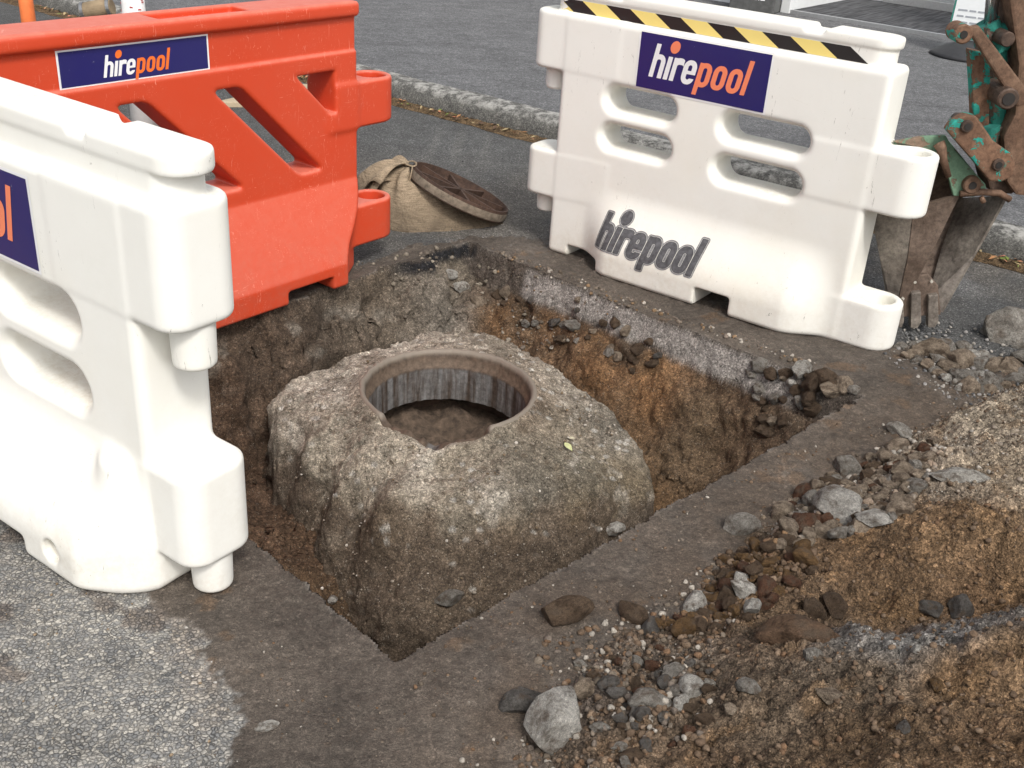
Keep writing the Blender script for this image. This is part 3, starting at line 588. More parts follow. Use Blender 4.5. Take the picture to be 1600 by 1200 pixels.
_w1, _w2, _ci = worley(mx, my+mz, 34, 44); MC = mixc(MC, [.42, .40, .36], .7*(_ci > .86)*sst(.5, .3, _w1)*sst(-.1, .1, vn2(mx*9, my*9, 5)))
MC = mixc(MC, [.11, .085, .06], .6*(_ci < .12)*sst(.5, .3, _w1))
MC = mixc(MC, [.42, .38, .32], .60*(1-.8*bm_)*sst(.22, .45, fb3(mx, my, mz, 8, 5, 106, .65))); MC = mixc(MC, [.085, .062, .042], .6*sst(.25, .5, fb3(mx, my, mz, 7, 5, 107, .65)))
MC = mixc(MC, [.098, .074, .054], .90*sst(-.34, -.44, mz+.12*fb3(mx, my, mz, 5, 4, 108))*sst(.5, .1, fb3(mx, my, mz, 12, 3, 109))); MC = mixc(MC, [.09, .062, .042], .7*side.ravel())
ii = np.arange(NA*NR).reshape(NR, NA); jj = np.roll(ii, -1, 1)
F = np.stack([ii[:-1], ii[1:], jj[1:], jj[:-1]], -1).reshape(-1, 4)
base = np.array([RC[0], RC[1], -.5])
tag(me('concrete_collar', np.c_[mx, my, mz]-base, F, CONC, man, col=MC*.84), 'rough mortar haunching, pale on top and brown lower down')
# iron ring (lathe with a broken front rim)
def m_ring():
    g = G('iron_ring', .7, .3, .4); z = g.n('ShaderNodeSeparateXYZ'); g.L(g.co, z.inputs[0])
    st_ = g.noise(30, 5, .7, stretch=(1, 1, .08)); b = g.noise(50, 5, .7)
    x = g.mix(g.ramp(st_, [(.38, 0.), (.6, 1.)]), (.065, .047, .036), (.19, .185, .18))
    x = g.mix(g.ramp(z.outputs[2], [(.285, 0.), (.295, 1.), (.33, 1.), (.335, .9)]), x, (.115, .082, .058))
    x = g.mix(1., x, g.ramp(b, [(.3, .55), (.7, 1.4)]), 'MULTIPLY')
    x = g.mix(g.ramp(z.outputs[2], [(.338, 0.), (.352, .85)]), x, (.25, .215, .175))
    g.bump(st_, .004, .7); g.bump(b, .003, .7); return g.out(x)
RING = m_ring()
pr = [(.268, .165), (.270, .29), (.271, .300), (.279, .303), (.282, .340), (.287, .356), (.295, .361), (.303, .357), (.306, .345), (.306, .25)]
NT = 220; RV = []
for i in range(NT):
    t = 2*pi*i/NT-pi; tc = math.degrees(t)
    br = 0.
    if -133 < tc < -58:
        br = .042+.030*float(fbm(np.array([tc*.05]), np.array([0.]), 3, 3, 9)[0])
        br *= min(1, (tc+133)/3, (-58-tc)/3)
        br += .035*math.exp(-((tc+93)/7)**2)
    w = .004*float(fbm(np.array([cos(t)*3]), np.array([sin(t)*3]), 6, 3, 110)[0])
    for r, z in pr: RV.append(((r+w)*cos(t), (r+w)*sin(t), min(z, .361-br)+w*.6))
n = len(pr); RF = np.array([[i*n+k, ((i+1) % NT)*n+k, ((i+1) % NT)*n+k+1, i*n+k+1] for i in range(NT) for k in range(n-1)])[:, ::-1]
me('iron_ring', RV, RF, RING, man)
bm = bmesh.new()
def lathe(bm, prof, n=64, wob=0):
    rings = [[bm.verts.new((r*cos(2*pi*k/n), r*sin(2*pi*k/n), z)) for k in range(n)] for r, z in prof]
    for a, b in zip(rings, rings[1:]):
        for k in range(n): bm.faces.new((a[k], a[(k+1) % n], b[(k+1) % n], b[k]))
    return rings
rg = lathe(bm, [(.312, .20), (.345, .19), (.37, .12), (.375, -.25)])
SH = m_flat('shaft_brick', (.085, .055, .04), .9, .5, 25, .01)
bmobj('shaft_wall', bm, SH, man, smooth=True)
bm = bmesh.new(); N_ = 40
vv = [[bm.verts.new((.374*r*cos(t), .374*r*sin(t), 0.045+.07*float(fbm(np.array([r*cos(t)]), np.array([r*sin(t)]), 5, 4, 3)[0])+.05*r**3)) for t in np.linspace(0, 2*pi, N_, endpoint=False)] for r in np.linspace(.02, 1, 14)]
for a, b in zip(vv, vv[1:]):
    for k in range(N_): bm.faces.new((a[k], a[(k+1) % N_], b[(k+1) % N_], b[k]))
bm.faces.new(vv[0])
bmobj('shaft_floor', bm, m_flat('shaft_silt', (.085, .06, .042), .9, .65, 30, .03), man, smooth=True)

# ------------------------------------------------------------------ surface nets for moulded plastic
def nets(fn, lo, hi, h):
    ax = [np.arange(lo[i], hi[i]+h, h, dtype=np.float32) for i in range(3)]
    V = fn(*np.meshgrid(*ax, indexing='ij')).astype(np.float32); S = V < 0
    sh = V.shape; acc = np.zeros((sh[0]-1, sh[1]-1, sh[2]-1, 3), np.float32); cnt = np.zeros(acc.shape[:3], np.float32)
    def sl(d, k): # slices of corner offset
        return tuple(slice(o, sh[i]-1+o) for i, o in enumerate(d))
    cor = [(a, b, c) for a in (0, 1) for b in (0, 1) for c in (0, 1)]
    for p in cor:
        for i in range(3):
            if p[i]: continue
            q = list(p); q[i] = 1; A = V[sl(p, 0)]; B = V[sl(q, 0)]; m = (A < 0) != (B < 0)
            t = np.where(m, A/np.where(m, A-B, 1), 0); cnt += m
            for j in range(3): acc[..., j] += m*(p[j]+(t if j == i else 0))
    act = cnt > 0; idx = np.full(act.shape, -1, np.int64); idx[act] = np.arange(act.sum())
    g = np.argwhere(act); P = acc[act]/cnt[act][:, None]+g; P = P*h+np.array(lo)
    Fs = []
    for i in range(3):
        j, k = (i+1) % 3, (i+2) % 3
        a = [slice(None)]*3; b = [slice(None)]*3; a[i] = slice(0, -1); b[i] = slice(1, None)
        m = S[tuple(a)] != S[tuple(b)]; e = np.argwhere(m); flip = S[tuple(a)][m]
        ok = (e[:, j] > 0) & (e[:, k] > 0) & (e[:, j] < sh[j]-1) & (e[:, k] < sh[k]-1); e = e[ok]; flip = flip[ok]
        def q(dj, dk):
            c = e.copy(); c[:, j] += dj; c[:, k] += dk; return idx[c[:, 0], c[:, 1], c[:, 2]]
        f = np.stack([q(-1, -1), q(0, -1), q(0, 0), q(-1, 0)], 1); f[~flip] = f[~flip][:, ::-1]; Fs.append(f)
    return P, np.concatenate(Fs)
def rbox(x, y, z, c, hs_, r):
    a = np.abs(x-c[0])-hs_[0]+r; b = np.abs(y-c[1])-hs_[1]+r; d = np.abs(z-c[2])-hs_[2]+r
    return np.sqrt(np.maximum(a, 0)**2+np.maximum(b, 0)**2+np.maximum(d, 0)**2)+np.minimum(np.maximum(a, np.maximum(b, d)), 0)-r
def ext2(d2, dz, r=.012):
    a = d2+r; b = dz+r; return np.minimum(np.maximum(a, b), 0)+np.sqrt(np.maximum(a, 0)**2+np.maximum(b, 0)**2)-r
def r2(x, y, cx, cy, hx_, hy_, r):
    a = np.abs(x-cx)-hx_+r; b = np.abs(y-cy)-hy_+r
    return np.hypot(np.maximum(a, 0), np.maximum(b, 0))+np.minimum(np.maximum(a, b), 0)-r
def stad(x, y, x0, x1, y0, r):
    return np.hypot(x-np.clip(x, x0, x1), y-y0)-r
def smin(a, b, k):
    h = np.clip(.5+.5*(b-a)/k, 0, 1); return b*(1-h)+a*h-k*h*(1-h)
def smax(a, b, k): return -smin(-a, -b, k)
def white_sdf(p):
    def fn(x, y, z):
        ay = np.abs(y); H = p['H']
        fl = p['flare']*sst(p['fz'], .08, z)*sst(p['fx0']-.12, p['fx0']+.06, x)*sst(p['fx1']+.12, p['fx1']-.06, x)
        col = .014
        th = p['th']-.014+col+fl
        d = ext2(ext2(np.abs(x-(p['x0']+p['x1'])/2)-(p['x1']-p['x0'])/2, ay-th, p['er']), np.abs(z-(p['sh'])/2)-p['sh']/2, .022)*.9
        d = smin(d, rbox(x, y, z, ((p['lx0']+p['x1']-.02)/2, 0, p['sh']), ((p['x1']-.02-p['lx0'])/2, p['nk'], .10), .02) , .008) if False else d
        neck = ext2(stad(x, y, p['lx0']+p['nk']+.03, p['lx1']-p['nk']-.012, 0, p['nk']), np.abs(z-(p['sh']+H)/2+.02)-(H-p['sh'])/2-.005, .004)
        d = np.minimum(d, neck)
        lid = ext2(stad(x, y, p['lx0']+p['lw'], p['lx1']-p['lw'], 0, p['lw']), np.abs(z-(H+p['lb'])/2)-(H-p['lb'])/2, .008)
        notch = -.02
        for c, w in p['notch']: lid = smax(lid, -rbox(x, y, z, (c, 0, H+.02), (w, .2, .035), .01), .008)
        d = np.minimum(d, lid)
        # blocks that carry the pins
        px = p['px']
        for (za, zb) in p['blk']:
            bl = ext2(r2(x, y, (px-p['tip']+p['x0']+.3)/2, 0, (p['x0']+.3-px+p['tip'])/2, p['th']-.001, .055), np.abs(z-(za+zb)/2-.06*np.clip(x-px-.05, 0, .2)*(zb < .6))-(zb-za)/2, .016)
            d = smin(d, bl, .008)
        for (zp, zt) in p['pin']:
            d = np.minimum(d, ext2(np.hypot(x-px, y)-.045-.004*(z-zp)/(zt-zp), np.abs(z-(zp+zt)/2)-(zt-zp)/2, .01))
        # socket tabs
        sx = p['sx']
        for (za, zb) in p['tab']:
            tb = ext2(stad(x, y, p['x1']-.25, sx, 0, p['th']-.001), np.abs(z-(za+zb)/2)-(zb-za)/2, .014)
            d = smin(d, tb, .012)
        for (za, zb) in p['tab']:
            d = smax(d, -ext2(np.hypot(x-sx, y)-.056, np.abs(z-zb)-.06, .004), .008)
        # slots
        for (a, b, c, r) in p['slots']:
            s2 = stad(x, z, a+r, b-r, c, r); bev = .035*sst(p['th']-.035, p['th']+.005, ay)
            d = smax(d, -(s2-bev*.4), .014)
        # underside
        for (a, b, h_) in p['gaps']:
            d = smax(d, -rbox(x, y, z, ((a+b)/2, 0, 0), ((b-a)/2, .5, h_), .01), .01)
        if p.get('bulge'):
            bx_, by_ = p['bulge']; cn = ext2(np.hypot(x-bx_, ay-by_)-.085+.12*np.clip(z, 0, .4), np.abs(z-.16)-.16, .02); d = smin(d, cn, .03)
        # shallow panel step, curved
        if p.get('arc'):
            ar = np.hypot((x-.52)/1.15, (z-.42))-.37; d = smax(d, -np.maximum(np.abs(ar)-.003, p['th']+fl*.0-.004-ay), .004) if False else d
        if p.get('hole'):
            hx_, hz_ = p['hole']; hr = np.hypot(x-hx_, z-hz_)
            hy_ = y-(p['th']+p['flare']-.014)
            d = smax(d, -ext2(hr-.030, np.abs(hy_)-.035, .003), .004)
            d = np.minimum(d, np.maximum(np.hypot(hr-.034, hy_+.004)-.007, -9))
        return d
    return fn
PA = dict(tip=.076, H=1.045, sh=.955, lb=1.008, lw=.070, nk=.065, th=.088, er=.024, x0=-.08, x1=1.195, lx0=-.18, lx1=1.180, px=-.15, sx=1.285, flare=.085, fz=.34, fx0=.20, fx1=1.05,
 blk=[(.735, .955), (.225, .42)], pin=[(.65, .80), (.145, .30)], tab=[(.49, .70), (0.002, .175)],
 slots=[(.135, .43, .675, .045), (.13, .43, .53, .045), (.622, .955, .668, .047), (.618, .955, .513, .047)],
 gaps=[(.02, .20, .05), (.655, .80, .075)], notch=[(.90, .035), (.13, .03)])
PB = dict(PA, tip=.057, H=1.02, sh=.925, lb=.975, nk=.060, th=.092, x0=-.09, lx0=-.222, px=-.155, flare=.125, fz=.36, fx0=.0, fx1=1.05,
 blk=[(.665, .925), (.100, .335)], pin=[(.565, .75), (.004, .16)], slots=[(.115, .43, .60, .05), (.11, .43, .43, .05), (.64, .95, .60, .05), (.64, .95, .43, .05)],
 gaps=[(.25, .43, .055), (.66, .80, .075)], bulge=(.015, .085), notch=[(.075, .03)], hole=(.135, .068), lw=.064)
def project(fn, x, z, side, off=.0012, y0=.30):
    y = np.full(len(x), side*y0); 
    for _ in range(60):
        d = fn(x, y, z); y = y-side*np.clip(d, -.01, .05)*.8
    return y+side*off
# 2D glyphs -----------------------------------------------------------------
def glyph(c, x, y):
    w = .25; W2 = .37
    def o(cx): return np.maximum(r2(x, y, cx, .5, W2, .52, .34), -r2(x, y, cx, .5, .105, .31, .1))
    def stem(x0, y0, y1): return r2(x, y, x0+w/2, (y0+y1)/2, w/2, (y1-y0)/2, .01)
    if c == 'h':
        arch = np.maximum(np.maximum(r2(x, y, W2, .5, W2, .52, .34), -r2(x, y, W2, .2, .12, .60, .1)), -r2(x, y, W2, -.5, .12, .6, .01))
        arch = np.maximum(arch, -y); leg = stem(2*W2-w, 0, .7); return np.minimum(np.minimum(stem(0, 0, 1.45), leg), arch), .84
    if c == 'i': return stem(0, 0, 1.0), .35
    if c == 'r':
        hook = np.maximum(np.maximum(r2(x, y, W2, .5, W2, .52, .34), -r2(x, y, W2+.06, .1, .18, .64, .12)), np.maximum(.70-y, x-.60)); return np.minimum(stem(0, 0, 1.0), hook), .62
    if c == 'e':
        d = np.minimum(o(W2), r2(x, y, W2, .49, .3, .075, .01)); cut = r2(x, y, W2+.22, .335, .26, .085, .01); return np.maximum(d, -cut), .84
    if c == 'o': return o(W2), .84
    if c == 'p': return np.minimum(stem(0, -.38, 1.0), o(W2)), .84
    if c == 'l': return stem(0, 0, 1.45), .36
def word(s):
    """returns list of (fn in word coordinates, tone)"""
    def fn(x, y, part):
        xx = x-.22*y; d = np.full(np.shape(x), 9.); cx = 0.
        for i, c in enumerate('hirepool'):
            g_, adv = glyph(c, xx-cx, y)
            if (part == 'a' and i < 4) or (part == 'b' and i >= 4) or part == 'all': d = np.minimum(d, g_)
            if c == 'i' and part in ('dot', 'all'): d = np.minimum(d, np.hypot(xx-cx-.22, y-1.42)-.27)
            cx += adv
        return d
    return fn
HW = word('')
WLEN = .84+.35+.62+.84+.84*3+.36+.22*1.0
def fill(fn, x0, x1, y0, y1, n):
    """marching-squares fill of fn<0"""
    h = (x1-x0)/n; xs_ = np.arange(x0, x1+h, h); ys_ = np.arange(y0, y1+h, h); XX, YY = np.meshgrid(xs_, ys_); D = fn(XX, YY)
    V = []; Fc = []; cache = {}
    def vid(k, p):
        if k not in cache: cache[k] = len(V); V.append(p)
        return cache[k]
    act = np.argwhere((np.minimum(np.minimum(D[:-1, :-1], D[1:, :-1]), np.minimum(D[:-1, 1:], D[1:, 1:])) < 0))
    for j, i in act:
        cs = [(j, i), (j, i+1), (j+1, i+1), (j+1, i)]; poly = []
        for a, b in zip(cs, cs[1:]+cs[:1]):
            da, db = D[a], D[b]; pa = (XX[a], YY[a]); pb = (XX[b], YY[b])
            if da < 0: poly.append(vid(a, pa))
            if (da < 0) != (db < 0):
                t = da/(da-db); t = min(max(t, .02), .98); kk = (min(a, b), max(a, b)); poly.append(vid(kk, (pa[0]+(pb[0]-pa[0])*t, pa[1]+(pb[1]-pa[1])*t)))
        if len(poly) >= 3: Fc.append(poly)
    return np.array(V), Fc
def decal(name, V2, Fc, mat, parent, sdf, side, off, label=None):
    x, z = V2[:, 0], V2[:, 1]; y = project(sdf, x, z, side, off)
    o = me(name, np.c_[x, y, z], Fc if side < 0 else [f[::-1] for f in Fc], mat, parent, smooth=False)
    if label: o['label'] = label
    return o
def logo(parent, sdf, side, cx, cz, h, off, mats, flip=1, names=('logo_lettering', 'logo_lettering', 'logo_dot'), part=('a', 'b', 'dot'), grow=0., inner=None, n=300, stretch=1.):
    """word centred at cx,cz, x-height h, reading left to right as seen from outside"""
    for pt_, mt, nm in zip(part, mats, names):
        f_ = (lambda X_, Y_: HW(X_, Y_, pt_)-grow) if inner is None else (lambda X_, Y_: np.maximum(HW(X_, Y_, pt_)-grow, inner-HW(X_, Y_, pt_)))
        V2, Fc = fill(f_, -.3, WLEN+.45, -.55, 1.9, n)
        if not len(Fc): continue
        P2 = np.c_[cx+flip*(V2[:, 0]-WLEN/2)*h*stretch, cz+(V2[:, 1]-.5)*h]
        if flip < 0: Fc = [f[::-1] for f in Fc]
        decal(nm, P2, Fc, mt, parent, sdf, side, off)
def rect(parent, sdf, side, x0, x1, z0, z1, off, mat, name, shear=0, n=24, r=.004, label=None):
    X_, Z_ = np.meshgrid(np.linspace(x0, x1, n), np.linspace(z0, z1, 8)); v = np.c_[X_.ravel()+shear*(Z_.ravel()-z0), Z_.ravel()]
    fs = [[j*n+i, j*n+i+1, (j+1)*n+i+1, (j+1)*n+i] for j in range(7) for i in range(n-1)]
    return decal(name, v, fs, mat, parent, sdf, side, off, label)

# --- far white barrier
ANGR = radians(-35.2); oR = np.array([.176, 4.266])+.078*np.array([.576, .817])
wb = tag(empty('water_barrier', (oR[0], oR[1], .0), ANGR), 'white plastic barrier with yellow and black tape along its top, behind the hole', 'barrier', 'plastic barriers round the hole')
sA = white_sdf(PA); P, F = nets(sA, (-.27, -.24, -.012), (1.40, .24, 1.075), .0062)
me('barrier_body', P, F, WHITE, wb)
rect(wb, sA, -1, .255, .785, .735, .945, .0014, WVIN, 'sticker_border'); stk = rect(wb, sA, -1, .262, .778, .742, .938, .0022, NAVY, 'sticker')
logo(stk, sA, -1, .515, .828, .083, .0030, (WVIN, OPALE, OPALE), stretch=.86)
logo(wb, sA, -1, .425, .160, .092, .0012, (STEN2,), names=('stencil_outline',), part=('all',), grow=.10, inner=.05, stretch=.88)
logo(wb, sA, -1, .425, .160, .092, .0014, (STEN,), names=('stencil_lettering',), part=('all',), grow=.035, stretch=.88)
ntp = 24; x0_, x1_ = -.10, 1.07; zt, zb = 1.003, .959
def slant(xa, xb, mt, nm):
    X_, T_ = np.meshgrid(np.linspace(xa, xb, 3), np.linspace(0, 1, 4)); v = np.c_[np.clip(X_.ravel()-.07*(T_.ravel()), x0_-.05, 1.12), zb+(zt-zb)*T_.ravel()]
    fs = [[j*3+i, j*3+i+1, (j+1)*3+i+1, (j+1)*3+i] for j in range(3) for i in range(2)]; decal(nm, v, fs, mt, wb, sA, -1, .0016)
wd = .105; k = 1; xa = -.16
while xa+wd < 1.11: slant(xa, xa+wd, YELT if k % 2 else BLKT, 'hazard_tape_stripe'); xa += wd; k += 1

# --- near white barrier (seen from its other side)
ANGL = radians(180-35.0); dL = np.array([cos(ANGL), sin(ANGL)]); oL = np.array([-.652, 1.982])+.155*dL
wl = tag(empty('water_barrier', (oL[0], oL[1], .0), ANGL), 'nearest white plastic barrier at left, with pins and a round drain socket', 'barrier', 'plastic barriers round the hole')
sB = white_sdf(PB); P, F = nets(sB, (-.28, -.26, -.012), (1.40, .26, 1.03), .0055)
me('barrier_body', P, F, WHITE, wl)
rect(wl, sB, 1, .215, .78, .68, .895, .0014, WVIN, 'sticker_border'); stl = rect(wl, sB, 1, .222, .772, .687, .888, .0022, NAVY, 'sticker')
logo(stl, sB, 1, .50, .775, .088, .0030, (WVIN, OPALE, OPALE), flip=-1, stretch=.86)

# --- orange barrier
ANGO = radians(51.7); uO = np.array([cos(ANGO), sin(ANGO)]); nO = np.array([uO[1], -uO[0]])
oO = np.array([-.611, 3.888])-nO*.120+uO*.032
def orange_sdf(x, y, z):
    ay = np.abs(y)
    prof = .075+.085*sst(.38, .10, z)*1.0
    lin = .075+np.clip((.385-z)/(.385-.10), 0, 1)*.105
    band = .068*(z > .845)+0*z
    th = np.where(z > .845, .066, lin)
    endx = -.14*np.clip((.385-z)/.28, 0, 1)*np.clip((ay-.05)/.10, 0, 1)
    d = ext2(np.maximum(x-endx, -1.9-x), ay-th, .008); d = ext2(d, np.abs(z-.5)-.49, .012)*.92
    lid = rbox(x, y, z, (-.95, 0, .992), (.955, .088, .026), .014)
    lid = smax(lid, -rbox(x, y, z, (-.60, 0, 1.03), (.165, .052, .05), .008), .006)
    d = np.minimum(d, lid)
    d = np.minimum(d, ext2(np.hypot(x+.62, y)-.013, np.abs(z-.985)-.022, .004))
    for za, zb in ((.565, .735), (.10, .265)):
        tb = ext2(stad(x, y, -.10, .132, 0, .078), np.abs(z-(za+zb)/2)-(zb-za)/2, .012)
        d = smin(d, tb, .02)
    for zb in (.735, .265): d = smax(d, -ext2(np.hypot(x-.134, y)-.054, np.abs(z-zb)-.07, .003), .006)
    # diagonal through-slots
    for k in range(0, 4):
        bx = -.105-.343*k-.07
        # parallelogram: top from (bx-.32) .. ; diagonal slope
        u = (x-(bx-.215))+ (z-.615)*.98        # across diagonal
        s = np.maximum(np.abs(u)-.052, np.abs(z-.612)-.170)
        s = ext2(np.abs(u)-.052, np.abs(z-.612)-.170, .02)
        d = smax(d, -s, .012)
    # little end slot
    u = (x+.17)+(z-.715)*.98
    s = np.maximum(np.maximum(-(u+.03), x+.105), np.maximum(z-.785, .64-z)); d = smax(d, -s, .014)
    # feet
    for a, b in ((-.42, -.215), (-1.25, -1.02)):
        d = smax(d, -rbox(x, y, z, ((a+b)/2, 0, 0), ((b-a)/2, .5, .062), .006), .006)
    return d
ob = tag(empty('water_barrier', (oO[0], oO[1], .0), ANGO), 'orange plastic barrier with diagonal slots and sockets at its end', 'barrier', 'plastic barriers round the hole'); ob.scale = (1.012, 1, .985)
P, F = nets(orange_sdf, (-1.95, -.22, -.012), (.22, .22, 1.035), .0068)
me('barrier_body', P, F, ORANGE, ob)
rect(ob, orange_sdf, -1, -1.11, -.61, .850, .962, .0014, WVIN, 'sticker_border'); sto = rect(ob, orange_sdf, -1, -1.104, -.616, .856, .956, .0022, NAVY, 'sticker')
logo(sto, orange_sdf, -1, -.86, .892, .044, .0030, (WVIN, OVIN, OVIN), stretch=.9)

# ------------------------------------------------------------------ combined level for resting things
def level(x, y):
    x = np.atleast_1d(np.asarray(x, float)); y = np.atleast_1d(np.asarray(y, float))
    pz, ins, _ = pit_z(x, y); z = np.where(ins, pz, road_z(x, y)+.003)
    r = np.hypot(x-RC[0], y-RC[1]); a = np.arctan2(y-RC[1], x-RC[0]); mm = (r < mound_R(a)*.97) & (r > .32)
    z = np.where(mm, np.maximum(z, mound_z(x, y)), z); hz, hd2 = heap_z(x, y)
    return np.maximum(z, np.where(hd2 > 0, hz, -9))
def land(px, py):
    """point of the ground seen at photo pixel"""
    d = ray(px, py); zz = np.linspace(.42, -.7, 225); P_ = CP+d*((zz-CH)/d[2])[:, None]; L_ = level(P_[:, 0], P_[:, 1]); k = np.argmax(L_ >= P_[:, 2]); return P_[k]
# rocks
def rock_mesh(name, seed, flat=1., ang=9):
    r_ = np.random.default_rng(seed); bm = bmesh.new(); bmesh.ops.create_icosphere(bm, subdivisions=4, radius=1.)
    co = np.array([v.co for v in bm.verts]); nrm = r_.normal(size=(ang, 3)); nrm /= np.linalg.norm(nrm, axis=1)[:, None]; off = r_.uniform(.58, .90, ang)
    for q, o_ in zip(nrm, off):
        d_ = co@q-o_; co = co-np.where(d_ > 0, d_, 0)[:, None]*q
    n_ = fbm(co[:, 0]+co[:, 2]*.7, co[:, 1]-co[:, 2]*.6, 1.6, 4, seed)+fbm(co[:, 2]+3, co[:, 0]*.6+co[:, 1]*.7, 1.9, 4, seed+50)
    co = co*(1+.10*n_)[:, None]; co = co*np.array([1, r_.uniform(.7, .95), r_.uniform(.68, .95)*flat])
    for v, c in zip(bm.verts, co): v.co = c
    m = bpy.data.meshes.new(name); bm.to_mesh(m); bm.free()
    for p_ in m.polygons: p_.use_smooth = True
    m.materials.append(ROCK); return m
RKS = [rock_mesh('rock', 100+i, 1., 8+i % 5) for i in range(16)]; RKF = [rock_mesh('rock', 200+i, .6, 8) for i in range(4)]
PALE, GREY, DGREY, BRN, RED, TAN, OCH = (.60, .58, .54), (.34, .32, .29), (.16, .15, .14), (.13, .09, .06), (.14, .07, .042), (.37, .30, .23), (.20, .12, .055)
def rock(px, py, dpx, c, label, group=None, asp=1., flat=False, name='rock', cat='rock', sink=.35, seed=None):
    p_ = land(px, py); s = dpx/2*math.dist(p_, CP)/FPX*1.42
    o = bpy.data.objects.new(name, random.choice(RKF if flat else RKS)); COL.objects.link(o)
    o.scale = (s*max(1, asp)**.5*1.0, s/max(1, asp)**.5, s*random.uniform(.85, 1.05)*(1 if asp < 1.5 else .8)); o.rotation_euler = (random.uniform(-.4, .4), random.uniform(-.4, .4), random.uniform(-.5, .5) if asp > 1.2 else random.uniform(0, 6.3))
    o.location = (p_[0], p_[1]+s*.2, float(level(p_[0], p_[1]+s*.2)[0])+s*.22)
    v = random.uniform(.85, 1.15); o.color = (c[0]*v, c[1]*v, c[2]*v, 1); tag(o, label, cat, group); return o
NAMED = [(865, 1155, 88, PALE, 'big knobbly whitish concrete lump at the bottom edge of the photo', 1.2), (880, 972, 56, BRN, 'flat brown rock sitting alone on the slurry below the hole', 1.5), (1250, 1000, 72, (.22, .14, .09), 'largest orange brown slab lying on the grey clay ridge', 1.5),
 (1085, 953, 38, PALE, 'white stone on the slurry edge left of the reddish stones', 1), (1162, 932, 34, PALE, 'middle one of three white stones in a row at the heap toe', 1.4), (1160, 912, 24, PALE, 'uppermost of three white stones in a row at the heap toe', 1), (1175, 954, 25, PALE, 'lowest of three white stones in a row at the heap toe', 1),
 (1156, 834, 38, GREY, 'pale topped stone lying alone at the left tip of the gravel', 1.3), (1315, 808, 62, PALE, 'jagged white lump with black tar in the middle of the gravel', 1.2), (1370, 825, 38, PALE, 'white pointed shard leaning beside the tar stained lump', 1.6), (1505, 752, 48, PALE, 'long bright white stone on the pale gravel slope', 2.2), (1412, 703, 34, TAN, 'rounded tan cobble at the top of the gravel slope', 1), (1405, 681, 26, GREY, 'small grey cobble above the rounded tan one', 1.3),
 (1320, 740, 34, GREY, 'pale grey squarish stone at the upper end of the gravel fan', 1), (1272, 790, 30, GREY, 'grey blocky stone left of the tar stained lump', 1), (1255, 826, 38, RED, 'dark red brown cobble below the gravel fan', 1.2), (1229, 830, 26, TAN, 'tan cobble touching the dark red brown one', 1), (1020, 1105, 46, GREY, 'pointed grey stone in the soil near the bottom', 1.3), (1080, 1086, 36, PALE, 'pale grey rounded stone beside the pointed grey one', 1), (1063, 1105, 24, PALE, 'white pebble under the pale rounded stone', 1.2),
 (915, 1084, 34, TAN, 'wedge shaped tan stone standing in the slurry', 1), (990, 968, 36, BRN, 'brown muddy cobble right of the flat brown rock', 1.2), (1014, 990, 30, DGREY, 'dark muddy cobble right of the flat brown rock', 1.1), (1070, 990, 30, OCH, 'ochre clay lump just below the slurry edge', 1), (1048, 1058, 32, GREY, 'grey stone with a flat top above the pointed grey one', 1.2), (815, 1108, 44, DGREY, 'dark muddy stone half sunk in the slurry', 1.4), (1582, 535, 62, GREY, 'large broken grey asphalt slab piece at the right edge', 1.3), (1452, 556, 38, TAN, 'pinkish stone in front of the digger bucket', 1.2),
 (1500, 572, 34, TAN, 'tan stone right of the pinkish one in the gravel by the bucket', 1), (1480, 552, 26, GREY, 'grey stone between the tan stone and the asphalt slab piece', 1), (1195, 930, 32, RED, 'brick red stone beside the row of white stones', 1), (1455, 960, 30, DGREY, 'dark grey clay clod on the crest of the ridge', 1), (1502, 955, 34, DGREY, 'larger dark clay clod farther along the ridge crest', 1.1), (1268, 965, 30, BRN, 'rounded brown clod behind the orange brown slab', 1), (1305, 958, 34, BRN, 'twin brown clod right of the rounded one', 1.1), (1462, 1082, 18, OCH, 'small ochre stone on the lower soil slope', 1), (1432, 1018, 14, PALE, 'tiny white stone on the grey clay', 1), (1304, 1095, 32, TAN, 'tan flattened stone under the grey clay ridge', 1.6), (1268, 1026, 22, GREY, 'grey shard right below the orange brown slab', 1.3),
 (1168, 1078, 26, GREY, 'grey chip with a flat face low on the heap', 1.2), (1140, 1120, 20, TAN, 'pinkish chip near the bottom middle', 1), (1250, 595, 26, PALE, 'pale broken corner of the slab inside the far right of the hole', 1.4), (1237, 610, 16, PALE, 'small white chip under the broken slab corner', 1), (1285, 600, 34, BRN, 'brown cobble in the right corner of the hole', 1), (1300, 628, 30, TAN, 'tan cobble in the right corner of the hole', 1.6), (720, 457, 20, PALE, 'white cobble on the rubble bank behind the iron ring', 1), (702, 440, 18, PALE, 'flat white stone on the rubble bank at the far corner', 1.5), (745, 482, 22, TAN, 'tan cobble above the orange clay behind the ring', 1),
 (700, 948, 30, GREY, 'grey stone stuck low on the front of the concrete collar', 1.4), (519, 940, 14, PALE, 'small white stone at the left foot of the collar', 1), (957, 836, 24, PALE, 'white shard at the edge of the hole under the collar', 1.7), (632, 690, 20, GREY, 'chipped grey stone just in front of the broken ring rim', 1), (1412, 1141, 20, DGREY, 'half buried stone on the lowest soil slope', 1), (75, 992, 14, PALE, 'lone white pebble on the chip seal at left', 1), (414, 1140, 22, PALE, 'curved white chip on the slurry at lower left', 1.6), (742, 331, 14, PALE, 'pale chip on the road behind the rusty cover', 1.5)]
for px, py, dp, c, lab, asp in NAMED: rock(px, py, dp, c, lab, None, asp, flat=(asp >= 1.8 and dp > 60))
